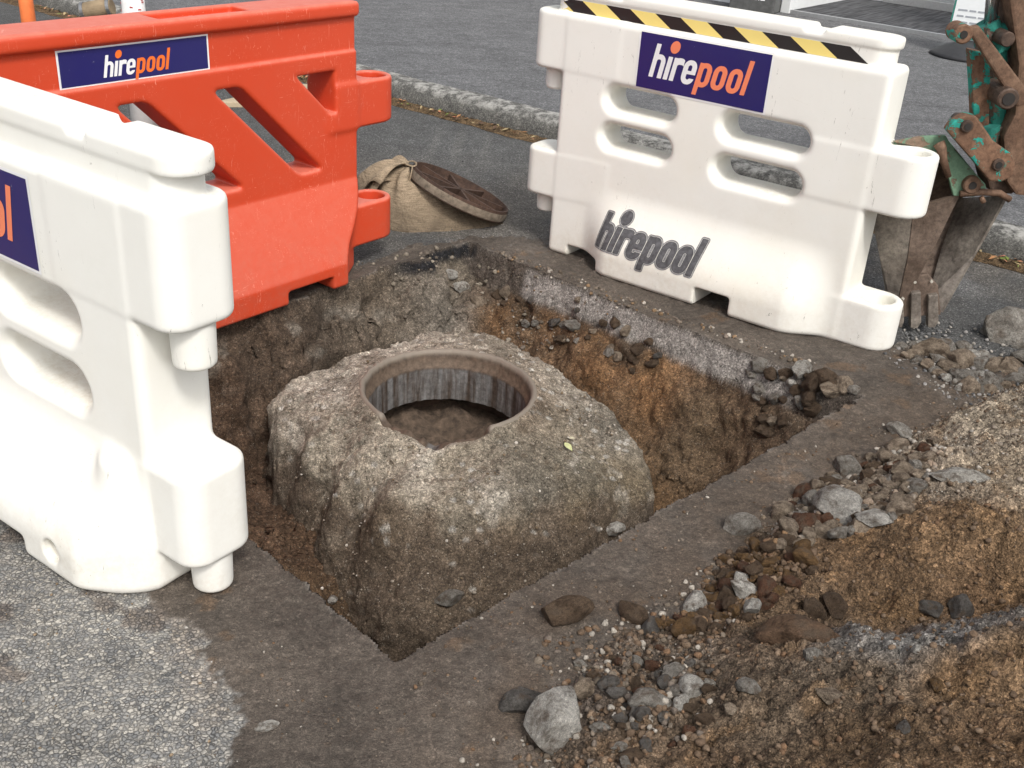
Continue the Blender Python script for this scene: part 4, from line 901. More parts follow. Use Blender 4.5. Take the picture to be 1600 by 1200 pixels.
REG = [  # region polygon (photo px), count, size range px, colours, label, group
 ([(1215, 800), (1300, 745), (1400, 700), (1460, 690), (1440, 780), (1380, 830), (1290, 850), (1220, 860)], 95, (14, 34), (TAN, GREY, BRN, TAN, RED, TAN), 'rounded stone in the loose gravel fan at the heap edge', 'stones of the gravel fan'),
 ([(1140, 860), (1250, 850), (1290, 890), (1220, 940), (1120, 1000), (1020, 980), (1080, 960)], 60, (12, 28), (BRN, RED, OCH, BRN, OCH), 'small brown clod at the foot of the heap', 'brown clods at the heap foot'),
 ([(880, 1040), (1050, 1010), (1120, 1060), (1100, 1160), (960, 1200), (930, 1150)], 44, (10, 26), (BRN, DGREY, DGREY, GREY, RED), 'muddy stone strewn at the lower edge of the heap', 'muddy stones by the slurry'),
 ([(1400, 545), (1470, 540), (1560, 570), (1600, 560), (1600, 600), (1520, 620), (1440, 580)], 44, (14, 30), (GREY, TAN, GREY, TAN, PALE), 'grey stone in the gravel in front of the bucket', 'gravel stones by the bucket'),
 ([(1170, 590), (1260, 585), (1340, 615), (1270, 660), (1190, 690), (1170, 640)], 28, (12, 28), (BRN, TAN, BRN, GREY), 'loose stone in the right corner of the hole', 'loose stones in the hole corner'),
 ([(740, 450), (900, 485), (990, 535), (1070, 575), (1010, 600), (910, 560), (800, 520)], 30, (10, 22), (BRN, GREY, DGREY, BRN, TAN), 'dark stone hanging under the pale slab edge', 'stones under the slab edge')]
def inpoly(x, y, P): return float(polysd(np.array([x]), np.array([y]), P)[0]) < 0
for poly, n, (a, b), cols, lab, grp in REG:
    k = 0; bb = np.array(poly); taken = [(q[0], q[1], q[2]*.5) for q in NAMED]; tries = 0
    while k < n and tries < 4000:
        tries += 1; px, py = random.uniform(bb[:, 0].min(), bb[:, 0].max()), random.uniform(bb[:, 1].min(), bb[:, 1].max()); dp = a+(b-a)*random.random()**1.8
        if not inpoly(px, py, poly) or any(math.hypot(px-q[0], py-q[1]) < (q[2]+dp*.5)*.62 for q in taken): continue
        taken.append((px, py, dp*.5)); rock(px, py, dp, random.choice(cols), lab, grp, random.uniform(1, 1.4), name='stone', cat='stone'); k += 1
# gravel (uncountable): one mesh of small pebbles
PB_ = []
for i in range(10):
    r_ = np.random.default_rng(300+i); bm = bmesh.new(); bmesh.ops.create_icosphere(bm, subdivisions=2 if i < 5 else 1, radius=1.)
    co = np.array([v.co for v in bm.verts]); fc = np.array([[v.index for v in f_.verts] for f_ in bm.faces]); bm.free()
    for q in range(7):
        nn_ = r_.normal(size=3); nn_ /= np.linalg.norm(nn_); d_ = co@nn_-r_.uniform(.5, .85); co = co-np.where(d_ > 0, d_, 0)[:, None]*nn_
    PB_.append((co*np.array([1, r_.uniform(.7, 1), r_.uniform(.5, .85)]), fc))
gv, gfc, gcl, nb = [], [], [], 0
def scatter(n, poly, smin_, smax_, cols, power=2.5, clump=0):
    global nb
    P_ = np.array([gp(a, b, z)[:2] for a, b, z in poly]); lo, hi = P_.min(0), P_.max(0)
    q = rng.uniform(lo, hi, (n*6, 2)); q = q[polysd(q[:, 0], q[:, 1], P_) < 0]
    if clump: q = q[fbm(q[:, 0], q[:, 1], 7, 4, 121)+rng.uniform(-.15, .15, len(q)) > clump]
    q = q[:n]; z = level(q[:, 0], q[:, 1])
    for (x, y), zz in zip(q, z):
        s = smin_+(smax_-smin_)*rng.random()**power; co, fc = PB_[rng.integers(5) + (0 if s > .006 else 5)]
        t = rng.uniform(0, 2*pi); R_ = np.array([[cos(t), -sin(t), 0], [sin(t), cos(t), 0], [0, 0, 1]]); v = (co*s)@R_.T
        gv.append(v+[x, y, zz+s*.35]); gfc.append(fc+nb); nb += len(co); c = np.array(cols[rng.integers(len(cols))])*rng.uniform(.75, 1.25); gcl.append(np.tile(c, (len(co), 1)))
EB = [(.11, .075, .05), (.13, .09, .06), (.095, .065, .043), (.155, .11, .075), (.14, .085, .05)]; EP = [(.20, .165, .125), (.24, .20, .16), (.16, .125, .09), (.32, .29, .25)]; ED = [(.10, .08, .06), (.13, .105, .085), (.16, .13, .1), (.3, .27, .23)]
scatter(2600, [(1390, 690, 0), (1700, 540, 0), (1750, 760, .15), (1400, 800, .1), (1210, 870, .05), (1180, 810, 0)], .0025, .009, EP+EB[:3], 3)
scatter(2400, [(1150, 860, 0), (1400, 790, .1), (1750, 740, .2), (1750, 1300, .3), (830, 1300, 0), (820, 1100, 0), (1080, 960, 0)], .0022, .009, EB, 3)
scatter(1700, [(230, 960, 0), (600, 1040, 0), (1350, 640, 0), (1560, 620, 0), (1090, 960, 0), (830, 1100, 0), (830, 1290, 0), (400, 1290, 0)], .0016, .007, ED+EB, 3, .05)
scatter(900, [(840, 1010, 0), (1000, 950, 0), (1120, 870, 0), (1150, 990, .05), (960, 1290, 0), (780, 1290, 0)], .003, .011, ED+EB, 2)
scatter(500, [(400, 500, -.3), (560, 410, 0), (735, 385, 0), (860, 470, -.1), (760, 540, -.2), (600, 540, -.3)], .003, .014, [(.15, .13, .10), (.12, .10, .08), (.22, .19, .15)], 3)
scatter(600, [(760, 430, -.12), (900, 480, -.12), (1080, 560, -.15), (1300, 620, -.1), (1200, 720, -.4), (1000, 600, -.3), (820, 520, -.2)], .0025, .011, ED+[(.18, .12, .07)], 2)
scatter(1500, [(430, 650, -.27), (600, 550, -.17), (850, 570, -.18), (1000, 720, -.35), (960, 840, -.45), (700, 960, -.5), (500, 880, -.45)], .0015, .007, [(.3, .26, .21), (.22, .18, .14), (.42, .38, .33), (.15, .11, .07)], 3)
scatter(700, [(1380, 500, 0), (1700, 520, 0), (1700, 640, 0), (1480, 640, 0), (1380, 560, 0)], .003, .010, [(.2, .19, .18), (.28, .26, .23), (.1, .1, .1)], 2)
scatter(500, [(600, 240, 0), (880, 250, 0), (900, 380, 0), (600, 400, 0)], .0015, .006, [(.2, .19, .18), (.3, .28, .25), (.1, .1, .1)], 3)
scatter(160, [(0, 880, 0), (250, 920, 0), (370, 1090, 0), (380, 1290, 0), (-100, 1290, 0)], .002, .006, [(.36, .34, .31), (.3, .28, .25), (.2, .15, .1)], 3)
scatter(520, [(1220, 790, 0), (1310, 740, .02), (1420, 690, .05), (1480, 720, .1), (1420, 800, .1), (1300, 850, .06), (1200, 870, .02)], .006, .014, EP+[(.26, .2, .15), (.2, .15, .11)], 1.2)
scatter(420, [(1130, 860, 0), (1260, 850, .05), (1280, 900, .06), (1180, 960, .04), (1060, 1010, .02), (960, 1010, 0), (1060, 950, 0)], .005, .012, EB+[(.16, .1, .055)], 1.4)
scatter(260, [(900, 1020, 0), (1060, 1010, .02), (1130, 1070, .1), (1090, 1180, .1), (930, 1210, .03)], .005, .012, ED+EB, 1.5)
# rubble line along saw-cut lips
g = G('gravel', .9, 0, .2); cA = g.attr('Col'); nA = g.noise(240, 3, .7); GRV = g.out(g.mix(1., cA, g.ramp(nA, [(.3, .6), (.7, 1.4)]), 'MULTIPLY'))
tag(me('gravel', np.concatenate(gv), np.concatenate(gfc), GRV, col=np.concatenate(gcl)), 'loose grit and small gravel strewn over the diggings', 'gravel', kind='stuff')

# leaf on the collar
def leaf(px, py, L_, w_, ang, c, label):
    p_ = land(px, py); v = []
    for i in range(9):
        t = i/8; w = w_*math.sin(pi*t**.8)*.5; x = (t-.5)*L_
        for s in (-1, 0, 1): v.append((x, s*w, .004+(.003 if s else 0)+.003*math.sin(t*3)))
    f_ = [[i*3+k, (i+1)*3+k, (i+1)*3+k+1, i*3+k+1] for i in range(8) for k in (0, 1)]
    o = me('leaf', v, f_, leafmat(c)); o.location = (p_[0], p_[1], p_[2]+.006); o.rotation_euler = (.15, .1, ang); return tag(o, label, 'leaf')
leaf(888, 703, .050, .020, -1.05, (.50, .52, .26), 'pale green leaf lying on the concrete collar')
leaf(893, 690, .022, .014, .3, (.42, .38, .27), 'short dry leaf touching the pale green one')

# ------------------------------------------------------------------ burlap sack and manhole cover
# cover: face-down iron disc leaning on the sack
cov = tag(empty('manhole_cover', (0, 0, 0)), 'rusty round manhole cover leaning face down on the sack', 'manhole cover')
Lp = py_(640, 268, 4.66); Rp = gp(788, 344, .012); cc_ = Vector((Lp+Rp)/2); ax_ = Vector(Rp-Lp); dia = ax_.length; xa_ = ax_.normalized()
# disc plane: contains xa_, tilted so that its upper face shows slightly
ya_ = Vector((0.06, 1.0, -0.16)); ya_ = (ya_-xa_*ya_.dot(xa_)).normalized(); za_ = xa_.cross(ya_)
cov.matrix_world = Matrix(((xa_[0], ya_[0], za_[0], cc_[0]), (xa_[1], ya_[1], za_[1], cc_[1]), (xa_[2], ya_[2], za_[2], cc_[2]), (0, 0, 0, 1)))
R0 = dia/2
bagc = np.array([-.43, 4.60])
def bag_sdf(x, y, z):
    # sagging bag, low toward +x
    k = np.clip((x+.22)/.50, 0, 1); h = .21*(1-k)**.9+.012
    n_ = .012*fbm(x*1.0+z*.8, y+z*.5, 7, 3, 131)
    e = np.sqrt(((x+.02)/.27)**2+((y)/.16)**2); top = h*np.clip(1-e**3, 0, 1)**.5
    return np.maximum(np.maximum(z-top+n_, e*.2-.2), -z-.002)*.5
sack = tag(empty('burlap_sack', (bagc[0], bagc[1], 0), .25), 'slumped burlap sack tied at the neck, under the rusty cover', 'sack')
NB = 60; MB2 = 22; bv = []
for j in range(MB2+1):
    t = j/MB2                          # 0 base -> 1 neck
    for i in range(NB):
        a = 2*pi*i/NB; sx_, sy_ = .29*(1-t)**.62+.022, .17*(1-t)**.55+.020
        cx_ = .06-.13*t**.9; pleat = 1+(.05+.16*t)*math.sin(a*9+t*2.5)*t+.04*math.sin(a*3+2)+.05*float(fb3(np.array([cos(a)]), np.array([sin(a)]), np.array([t*1.6]), 2.2, 3, 61)[0])
        x_ = cx_+sx_*cos(a)*pleat; y_ = .02*t+sy_*sin(a)*pleat; z_ = .235*t**.95*(1-.15*cos(a)*(1-t))
        if t < .12: x_ *= 1; y_ *= 1
        c2, s2 = cos(.25), sin(.25); wx_, wy_ = bagc[0]+x_*c2-y_*s2, bagc[1]+x_*s2+y_*c2
        zc_ = cc_[2]-(za_[0]*(wx_-cc_[0])+za_[1]*(wy_-cc_[1]))/za_[2]-.014
        if wx_ > Lp[0]+.01: z_ = min(z_, zc_)
        bv.append((x_, y_, max(z_, 0)))
bf = np.array([[j*NB+i, j*NB+(i+1) % NB, (j+1)*NB+(i+1) % NB, (j+1)*NB+i] for j in range(MB2) for i in range(NB)])
me('sack_body', bv, bf, BURLAP, sack)
# ruffled mouth: a flared double sheet spreading left from the neck
rv = []; NU, NV = 40, 12
for j in range(NV+1):
    t = j/NV
    for i in range(NU+1):
        a = -.75+1.5*i/NU; ln = .02+t*(.14+.09*math.cos(a*1.3))
        x_ = -.06-ln*math.cos(a)*1.0+.09*t*(a > 0)*a; y_ = .02+ln*math.sin(a)*.9; z_ = .245+.02*math.sin(t*3)-.10*t*t*(1-.5*abs(a))+.028*t*math.sin(a*9+.6)
        rv.append((x_, y_, z_))
rf = np.array([[j*(NU+1)+i, j*(NU+1)+i+1, (j+1)*(NU+1)+i+1, (j+1)*(NU+1)+i] for j in range(NV) for i in range(NU)])
o = me('sack_mouth', rv, rf, BURLAP, sack); md = o.modifiers.new('s', 'SOLIDIFY'); md.thickness = .004
rv = [(x-.02, y+.02-(z-.2)*.2, z-.055-.02*math.sin(x*40)) for x, y, z in rv]; o = me('sack_mouth', rv, rf, BURLAP, sack); md = o.modifiers.new('s', 'SOLIDIFY'); md.thickness = .004
bm = bmesh.new(); tube(bm, [(-.075+.03*cos(a), .02+.03*sin(a), .243+.004*sin(2*a)) for a in np.linspace(0, 2*pi, 20)], .004, 6); tube(bm, [(-.065, -.01, .24), (-.075, -.04, .22), (-.085, -.06, .185)], .003, 6)
bmobj('tie_string', bm, BURLAP, sack, smooth=True)
COVR = m_rust('rusty_cover', (.050, .030, .022), (.10, .058, .04), None, .5, .8); COVD = m_flat('dirty_rim', (.17, .135, .10), .9, .5, 40, .006)
bm = bmesh.new(); lathe(bm, [(.001, .004), (R0*.90, .006), (R0*.93, .018), (R0*.955, .046), (R0*.985, .046), (R0, .03), (R0, -.004), (.001, -.006)], 72); bmobj('cover_plate', bm, COVR, cov, smooth=False)
bm = bmesh.new(); lathe(bm, [(R0*1.001, .034), (R0*1.008, .028), (R0*1.008, .006), (R0*1.002, 0)], 72); bmobj('rim_dirt', bm, COVD, cov, smooth=True)
bm = bmesh.new()
for a in (20, 110, 65, 155):
    c_, s_ = cos(radians(a)), sin(radians(a)); L_ = R0*.93; w_ = .006
    prism(bm, [(-L_*c_-w_*s_, -L_*s_+w_*c_, .006), (-L_*c_+w_*s_, -L_*s_-w_*c_, .006), (L_*c_+w_*s_, L_*s_-w_*c_, .006), (L_*c_-w_*s_, L_*s_+w_*c_, .006)], (0, 0, .03))
bmobj('stiffening_rib', bm, COVR, cov)

# ------------------------------------------------------------------ digger arm and bucket
BY = 3.78
def q(px, py, dy=0.): return Vector(py_(px, py, BY+dy))
dig = tag(empty('excavator', tuple(q(1440, 515)[:2])+(0,)), 'rusty green excavator arm with a toothed bucket resting at the right', 'excavator')
def child(o, par):
    o.parent = par; o.matrix_parent_inverse = par.matrix_basis.inverted() if False else Matrix.Translation(-par.location); return o
def plate(name, pts, dy, th, mat, par=dig, bev=.003):
    bm = bmesh.new(); prism(bm, [q(a, b, dy) for a, b in pts], (0, th, 0)); o = bmobj(name, bm, mat, None, bevel=bev); return child(o, par)
def hull(name, secs, mat, par=dig):
    """loft of equal-length 3D sections"""
    bm = bmesh.new(); rs = [[bm.verts.new(p_) for p_ in s] for s in secs]
    for a, b in zip(rs, rs[1:]):
        for i in range(len(a)-1): bm.faces.new((a[i], a[i+1], b[i+1], b[i]))
    o = bmobj(name, bm, mat, None); md = o.modifiers.new('s', 'SOLIDIFY'); md.thickness = .012; md.offset = 0; return child(o, par)
# bucket: two tapering side plates, curved back shell, three teeth
bk = q
# left (near) side plate: outer face pale worn triangle + brown inner band
hull('side_plate', [[q(1362, 330, -.02), q(1376, 400, -.03), q(1392, 492, -.04)], [q(1428, 322, -.10), q(1418, 402, -.09), q(1398, 492, -.06)]], BUCK)
hull('edge_plate', [[q(1428, 322, -.10), q(1418, 402, -.09), q(1398, 492, -.06)], [q(1500, 302, -.12), q(1462, 380, -.10), q(1404, 492, -.065)]], BUCKR)
# right side plate
hull('side_plate', [[q(1574, 306, .02), q(1522, 400, .0), q(1472, 488, -.04)], [q(1500, 310, .20), q(1472, 390, .12), q(1450, 470, .0)]], BUCK)
hull('side_plate', [[q(1362, 330, -.02), q(1376, 400, -.03), q(1392, 492, -.04)], [q(1395, 232, .02), q(1410, 380, .08), q(1420, 470, .0)]], BUCK)
# back shell
hull('bucket_shell', [[q(1378, 250, .08), q(1430, 215, .03), q(1500, 290, .10)], [q(1385, 330, .22), q(1440, 320, .24), q(1505, 310, .22)], [q(1398, 400, .14), q(1440, 400, .16), q(1480, 395, .13)], [q(1405, 470, .0), q(1432, 470, .01), q(1462, 468, .0)], [q(1402, 490, -.05), q(1436, 492, -.05), q(1470, 488, -.05)]], BUCKR)
hull('bucket_shell', [[q(1362, 332, -.03), q(1395, 245, -.02), q(1440, 214, -.02)], [q(1372, 300, .08), q(1400, 240, .08), q(1445, 212, .05)]], BUCKR)
# crown plate over the bucket mouth
plate('wear_plate', [(1418, 432), (1450, 428), (1466, 446), (1470, 492), (1400, 496), (1404, 470)], -.075, .02, BUCKR)
for a, b, c_, d_ in ((1400, 1413, 512, 470), (1422, 1440, 513, 458), (1449, 1467, 512, 462)):
    o = plate('bucket_tooth', [(a+2, d_), (b-1, d_-2), (b, c_-10), ((a+b)/2+3, c_), (a+1, c_)], -.095, .035, BUCK, bev=.004)
bm = bmesh.new()
for a, b in ((1429, 440), (1455, 439), (1433, 464), (1457, 463), (1410, 466)):
    c_ = q(a, b, -.08); tube(bm, [c_, c_+Vector((0, -.008, 0))], .0055, 8)
child(bmobj('rivet', bm, m_flat('bright_rivet', (.45, .42, .36), .5, .2)), dig)
# ears and green top plate
plate('bucket_ear', [(1396, 222), (1440, 214), (1478, 212), (1492, 236), (1540, 288), (1542, 300), (1520, 308), (1490, 306), (1478, 262), (1446, 232)], -.13, .02, RUSTP)
plate('bucket_ear', [(1410, 222), (1478, 214), (1540, 290), (1542, 300), (1500, 304), (1470, 262)], .10, .02, RUSTP)
hull('top_plate', [[q(1396, 224, -.12), q(1440, 216, -.12), q(1478, 260, -.11)], [q(1402, 222, .10), q(1446, 214, .10), q(1480, 262, .11)]], RUSTP)
plate('tipping_link', [(1480, 204), (1490, 190), (1510, 179), (1526, 182), (1536, 196), (1552, 220), (1580, 240), (1587, 256), (1582, 276), (1566, 284), (1548, 284), (1520, 250)], -.20, .045, RUSTG, bev=.006)
def pin(name, px, py, r, y0, y1, mat, hole=None):
    bm = bmesh.new(); a = q(px, py, y0); b = q(px, py, y0)+Vector((0, y1-y0, 0)); tube(bm, [a, a+Vector((0, .004, 0)), b], [r*.86, r, r], 24); o = child(bmobj(name, bm, mat, None, smooth=False), dig)
    if hole:
        bm = bmesh.new(); tube(bm, [a-Vector((0, .0025, 0)), a+Vector((0, .006, 0))], hole, 18); bmobj('pin_hole', bm, m_dark, o)  # solid black disc paints in the dark of the hole
    return o
m_dark = m_flat('hole_black', (.02, .017, .015), .7, .3)
DARKR = m_rust('dark_greasy_steel', (.05, .035, .027), (.11, .07, .05), None, .5, .55)
pin('hinge_pin', 1512, 198, .020, -.212, -.10, DARKR, .011); pin('hinge_pin', 1561, 258, .020, -.212, -.10, DARKR, .011); pin('hinge_pin', 1520, 290, .030, -.155, .0, RUST, .013)
pin('hinge_pin', 1506, 54, .030, -.215, -.13, RUSTG, .012); pin('hinge_pin', 1576, 155, .034, -.235, -.08, DARKR, .020); pin('hinge_pin', 1575, 62, .024, -.12, -.03, DARKR)
# lever pin
bm = bmesh.new(); tube(bm, [q(1467, 224, -.16), q(1471, 232, -.17), q(1474, 250, -.175), q(1482, 276, -.17)], [.020, .017, .013, .010], 12); child(bmobj('retaining_lever', bm, RUST, None, smooth=True), dig)
bm = bmesh.new(); tube(bm, [q(1500, 303, -.14), q(1535, 300, -.14), q(1562, 302, -.14), q(1578, 312, -.14)], [.012, .012, .012, .011], 10); tube(bm, [q(1533, 308, -.15), q(1537, 316, -.15)], .009, 8); child(bmobj('locking_bar', bm, RUST, None, smooth=True), dig)
# links and arm
plate('link_bar', [(1512, 44), (1530, 40), (1604, 138), (1612, 160), (1590, 168), (1572, 140)], -.20, .035, RUST, bev=.006)
plate('link_bar', [(1516, 78), (1545, 84), (1548, 120), (1546, 196), (1522, 196), (1520, 140)], -.14, .05, RUSTG, bev=.006)
plate('link_bar', [(1546, 120), (1566, 118), (1572, 190), (1552, 196)], .0, .05, m_rust('turquoise_painted_steel', (.10, .06, .045), (.2, .12, .08), (.03, .36, .32), .47), bev=.004)
GRN = m_rust('green_cylinder_paint', (.07, .05, .04), (.14, .09, .06), (.03, .24, .19), .50)
bm = bmesh.new(); tube(bm, [q(1532, 54, .0), q(1574, 60, .0)], .048, 20); tube(bm, [q(1540, 36, .0), q(1556, 78, .0)], [.045, .05], 20); tube(bm, [q(1556, 78, .0), q(1560, 130, .0), q(1558, 200, .0)], [.035, .03, .028], 16)
child(bmobj('cylinder_end', bm, GRN, None, smooth=False), dig)
CHR = m_flat('polished_rod', (.55, .56, .58), .22, .1, 20, .0005, .9)
bm = bmesh.new(); tube(bm, [q(1547, 42, .0), q(1556, -60, .0), q(1564, -260, .05)], .021, 20); child(bmobj('cylinder_rod', bm, CHR, None, smooth=True), dig)
bm = bmesh.new(); tube(bm, [q(1562, -220, .05), q(1585, -700, .2)], .05, 20); child(bmobj('cylinder_barrel', bm, GRN, None, smooth=True), dig)
plate('dipper_arm', [(1572, -40), (1640, -700), (1800, -700), (1760, -20), (1700, 300), (1640, 310), (1588, 305), (1574, 285), (1568, 215), (1586, 180), (1592, 100)], -.09, .20, RUST, bev=.01)
plate('dipper_nose', [(1530, 206), (1572, 196), (1600, 200), (1604, 290), (1580, 304), (1548, 300), (1540, 270)], -.05, .12, DARKR, bev=.008)
bm = bmesh.new(); tube(bm, [q(1542, 196, -.02), q(1542, 236, -.02)], .045, 16); child(bmobj('dipper_bush', bm, GRN, None), dig)
bm = bmesh.new(); tube(bm, [q(1578, 40, .02), q(1582, 90, .0), q(1590, 160, .03), q(1598, 240, .02)], .010, 8); child(bmobj('hydraulic_hose', bm, m_flat('black_rubber', (.02, .02, .02), .5, .3), None, smooth=True), dig)
# rest of the machine, standing outside the frame to the right
base_ = q(1640, -700).lerp(q(1800, -700), .5)
bm = bmesh.new(); prism(bm, [(base_.x-.12, base_.y-.02, base_.z-.25), (base_.x+.1, base_.y-.02, base_.z+.1), (5.2, base_.y+.4, 1.9), (5.2, base_.y+.4, 1.5)], (0, .22, 0))
child(bmobj('boom', bm, RUSTG, None, bevel=.01), dig)

# ------------------------------------------------------------------ things behind the orange barrier
def at(px, py, y): return Vector(py_(px, py, y))
OC = m_flat('orange_cone_plastic', (.80, .20, .06), .5, .12)
p0 = at(38, 10, 5.0)
post = tag(empty('delineator_post', (p0.x+.01, 5.0, 0)), 'slim orange post standing behind the orange barrier at far left', 'post')
bm = bmesh.new(); tube(bm, [(0, 0, .05), (0, 0, p0.z), (0, 0, 1.02)], [.038, .031, .030], 24); bmobj('tube', bm, OC, post, smooth=True)
bm = bmesh.new(); lathe(bm, [(.001, .06), (.06, .055), (.15, .04), (.16, .03), (.16, .002), (.001, .002)], 40); bmobj('rubber_base', bm, m_flat('base_rubber', (.03, .03, .03), .8, .3), post, smooth=True)
bm = bmesh.new(); tube(bm, [(-.06, 0, 1.03), (.06, 0, 1.03)], .02, 14); bmobj('handle', bm, OC, post, smooth=True)
p0 = at(208, 6, 4.55)
cone = tag(empty('marker_post', (p0.x, 4.55, 0)), 'white post with small red reflective marks behind the orange barrier', 'post')
WPL = m_flat('white_post', (.75, .74, .72), .5, .1); REDM = m_flat('red_mark', (.5, .04, .04), .5, .2)
hz = p0.z; bm = bmesh.new(); tube(bm, [(0, 0, .03), (0, 0, hz-.06), (0, 0, hz+.12)], [.06, .047, .042], 28); bmobj('tube', bm, WPL, cone, smooth=True)
bm = bmesh.new()
for i in range(26):
    a = -pi/2+random.uniform(-1.3, 1.3); z_ = hz-.09+.009*i; r_ = .0478-(z_-hz+.06)*.028
    c_ = Vector((r_*cos(a), r_*sin(a), z_)); prism(bm, [c_+Vector((-.006*sin(a), .006*cos(a), 0)), c_+Vector((.006*sin(a), -.006*cos(a), .002)), c_+Vector((.006*sin(a), -.006*cos(a), .006)), c_+Vector((-.006*sin(a), .006*cos(a), .004))], (.0012*cos(a), .0012*sin(a), 0))
bmobj('reflective_marks', bm, REDM, cone)
bm = bmesh.new(); box(bm, (-.14, -.14, .002), (.14, .14, .035)); bmobj('base', bm, m_flat('cone_rubber', (.03, .03, .03), .8, .3), cone, bevel=.01)
# mallet with a brown head
h0, h1 = at(128, 18, 4.75), at(176, 11, 4.75); WOODM = m_flat('worn_wood', (.24, .18, .11), .8, .35, 14, .004); STB = m_flat('steel_band', (.3, .3, .3), .4, .3, 30, .001, .8)
mal = tag(empty('mallet', (h0.x, 4.75, 0)), 'wooden headed mallet with steel bands standing behind the orange barrier', 'mallet')
bm = bmesh.new(); tube(bm, [h0, h0.lerp(h1, .5), h1], [.034, .037, .034], 24); child(bmobj('mallet_head', bm, WOODM, None, bevel=.004, smooth=False), mal)
bm = bmesh.new()
for t in (.08, .92): c_ = h0.lerp(h1, t); d_ = (h1-h0).normalized(); tube(bm, [c_-d_*.007, c_+d_*.007], .038, 24)
child(bmobj('steel_band', bm, STB, None), mal)
bm = bmesh.new(); mid = h0.lerp(h1, .5); tube(bm, [mid, (mid.x+.05, 4.78, .02)], .016, 12); child(bmobj('handle', bm, WOODM, None, smooth=True), mal)
# brown handle seen through the slot
a_, b_ = gp(205, 205, .02), None; hd0 = Vector(a_); hd1 = at(248, 150, hd0.y+.35)
bm = bmesh.new(); tube(bm, [hd0-(hd1-hd0)*.05, hd0.lerp(hd1, .5), hd1], [.019, .018, .017], 14)
o = bmobj('tool_handle', bm, m_flat('handle_wood', (.26, .18, .10), .7, .3, 12, .003), None, smooth=True); tag(o, 'brown wooden tool handle seen through the first diagonal slot', 'tool handle')
# plank on the road behind
A_, B_, D_ = gp(335, 150, .0), gp(420, 166, .0), gp(505, 112, .0)
bm = bmesh.new(); v0 = Vector(gp(330, 168, 0)); v1 = Vector(gp(400, 168, 0)); dv = Vector((.75, .35, 0)); prism(bm, [v0, v1, v1+Vector((.38, .62, 0)), v0+Vector((.38, .62, 0))], (0, 0, .03))
o = bmobj('plywood_board', bm, m_flat('pale_plywood', (.42, .34, .23), .8, .2, 8, .002), None, bevel=.003); tag(o, 'pale plywood board lying on the road behind the orange barrier', 'board')

# ------------------------------------------------------------------ shop front at the top right
dA, dB = gp(1234, 21, .12)[:2], gp(1497, 64, .12)[:2]; ud = (dB-dA)/np.linalg.norm(dB-dA); nd = np.array([-ud[1], ud[0]])
if nd[1] < 0: nd = -nd
WALLW = m_flat('white_painted_wall', (.72, .73, .72), .6, .06, 6, .002); ALU = m_flat('aluminium', (.5, .5, .5), .35, .1, 40, .0008, .7)
def MAT():
    g = G('ribbed_door_mat', .85); st_ = g.noise(60, 2, .5, stretch=(1, .05, 1)); x = g.mix(g.ramp(st_, [(.4, 0.), (.6, 1.)]), (.028, .028, .030), (.085, .085, .09)); g.bump(st_, .004, .8); return g.out(x)
shop = tag(empty('shop_front', (dA[0], dA[1], .12), atan2(ud[1], ud[0])), 'white shop front with a recessed entrance at the top right', 'shop front')
Ld = float(np.linalg.norm(dB-dA))
def sbox(name, a, b, mat, bev=.004, par=shop):
    bm = bmesh.new(); box(bm, a, b); return bmobj(name, bm, mat, par, bevel=bev)
sbox('entrance_floor', (.0, .03, -.02), (Ld+1.6, 1.55, .028), MAT(), 0)
sbox('step_nosing', (0, 0, -.02), (Ld+1.6, .03, .034), ALU, .003)
sbox('door_frame', (-.09, -.02, 0), (-.002, .10, 2.3), WALLW); sbox('side_wall', (-.09, .102, 0), (-.002, 1.6, 2.3), WALLW)
sbox('wall', (-5.5, .03, 0), (-.092, .16, 3), WALLW)
sbox('back_wall', (0.0, 1.56, 0.03), (Ld+1.7, 1.66, 2.6), WALLW); sbox('wall', (Ld+.45, -.03, .0), (Ld+3.5, -.005, 3), WALLW)
for k in range(3): sbox('door_panel', (.35+k*1.0, 1.52, .14), (1.30+k*1.0, 1.555, 2.2), m_flat('pale_door_panel', (.62, .66, .70), .4, .05) if k == 0 else bpy.data.materials['pale_door_panel'])
sbox('door_sill', (.3, 1.50, .03), (3.4, 1.559, .11), ALU)
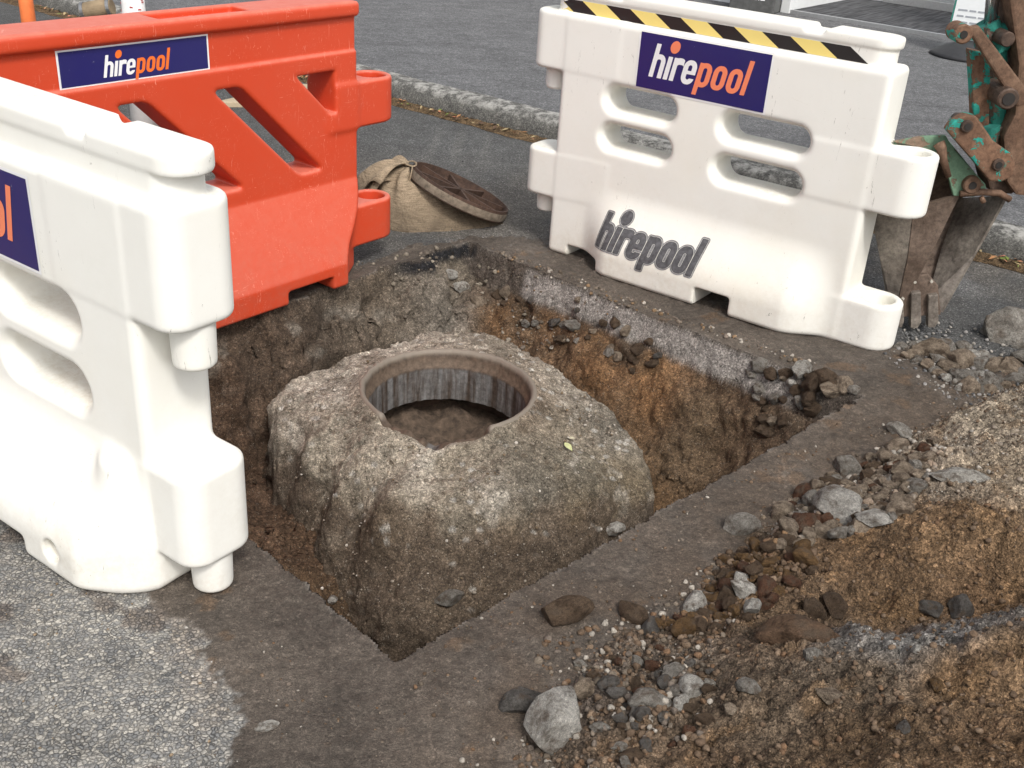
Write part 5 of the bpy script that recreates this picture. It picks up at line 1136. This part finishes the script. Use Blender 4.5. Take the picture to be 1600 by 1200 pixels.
# grey strongbox with a label
b0, b1 = gp(1138, 15, .12)[:2], gp(1208, 24, .12)[:2]; ub = (b1-b0)/np.linalg.norm(b1-b0)
bx = tag(empty('metal_box', (b0[0], b0[1], .12), atan2(ub[1], ub[0])), 'dark grey metal box with a small white label by the shop door', 'metal box')
wb_ = float(np.linalg.norm(b1-b0)); bm = bmesh.new(); box(bm, (0, 0, .004), (wb_, .26, .62)); bmobj('box_body', bm, m_flat('grey_metal', (.13, .13, .125), .45, .25, 20, .001, .4), bx, bevel=.012)
bm = bmesh.new()
for k, (a, w_) in enumerate(((0, .05), (.055, .04), (.105, .015), (.13, .05))): box(bm, (wb_*.40+a*.9, -.004, .115), (wb_*.40+a*.9+w_*.8, -.001, .15))
bmobj('box_label', bm, WVIN, bx)
# pavement sign
s0, s1 = gp(1500, 92, .12), gp(1580, 110, .12)
sg = tag(empty('pavement_sign', (s0[0]+.1, s0[1]+.12, .12), radians(-28)), 'white pavement sign with a blue header on a curved black base', 'sign')
bm = bmesh.new(); lathe(bm, [(.001, .12), (.06, .115), (.18, .08), (.27, .03), (.30, .004), (.001, .002)], 48); bmobj('rubber_base', bm, m_flat('black_base', (.03, .03, .032), .6, .2), sg, smooth=True)
bm = bmesh.new(); box(bm, (-.19, -.015, .13), (.36, .015, 1.15)); bmobj('sign_frame', bm, m_flat('teal_frame', (.05, .25, .2), .5, .1), sg, bevel=.004)
bm = bmesh.new(); box(bm, (-.175, -.019, .15), (.345, -.0155, 1.13)); bmobj('sign_panel', bm, m_flat('sign_white', (.8, .82, .82), .4, .03), sg)
bm = bmesh.new(); prism(bm, [(-.175, -.0205, .42), (.345, -.0205, .56), (.345, -.0205, 1.12), (-.175, -.0205, 1.12)], (0, .0012, 0)); bmobj('sign_header', bm, m_flat('sign_blue', (.22, .55, .75), .4, .05), sg)
bm = bmesh.new()
for k in range(4):
    x_ = -.15
    for w_ in ((.07, .05, .09, .06), (.05, .08, .06), (.09, .05, .07, .04), (.06, .07))[k]: box(bm, (x_, -.0215, .34-.045*k), (x_+w_, -.0202, .352-.045*k)); x_ += w_+.015
bmobj('sign_text', bm, m_flat('sign_grey', (.35, .37, .4), .5, .05), sg)
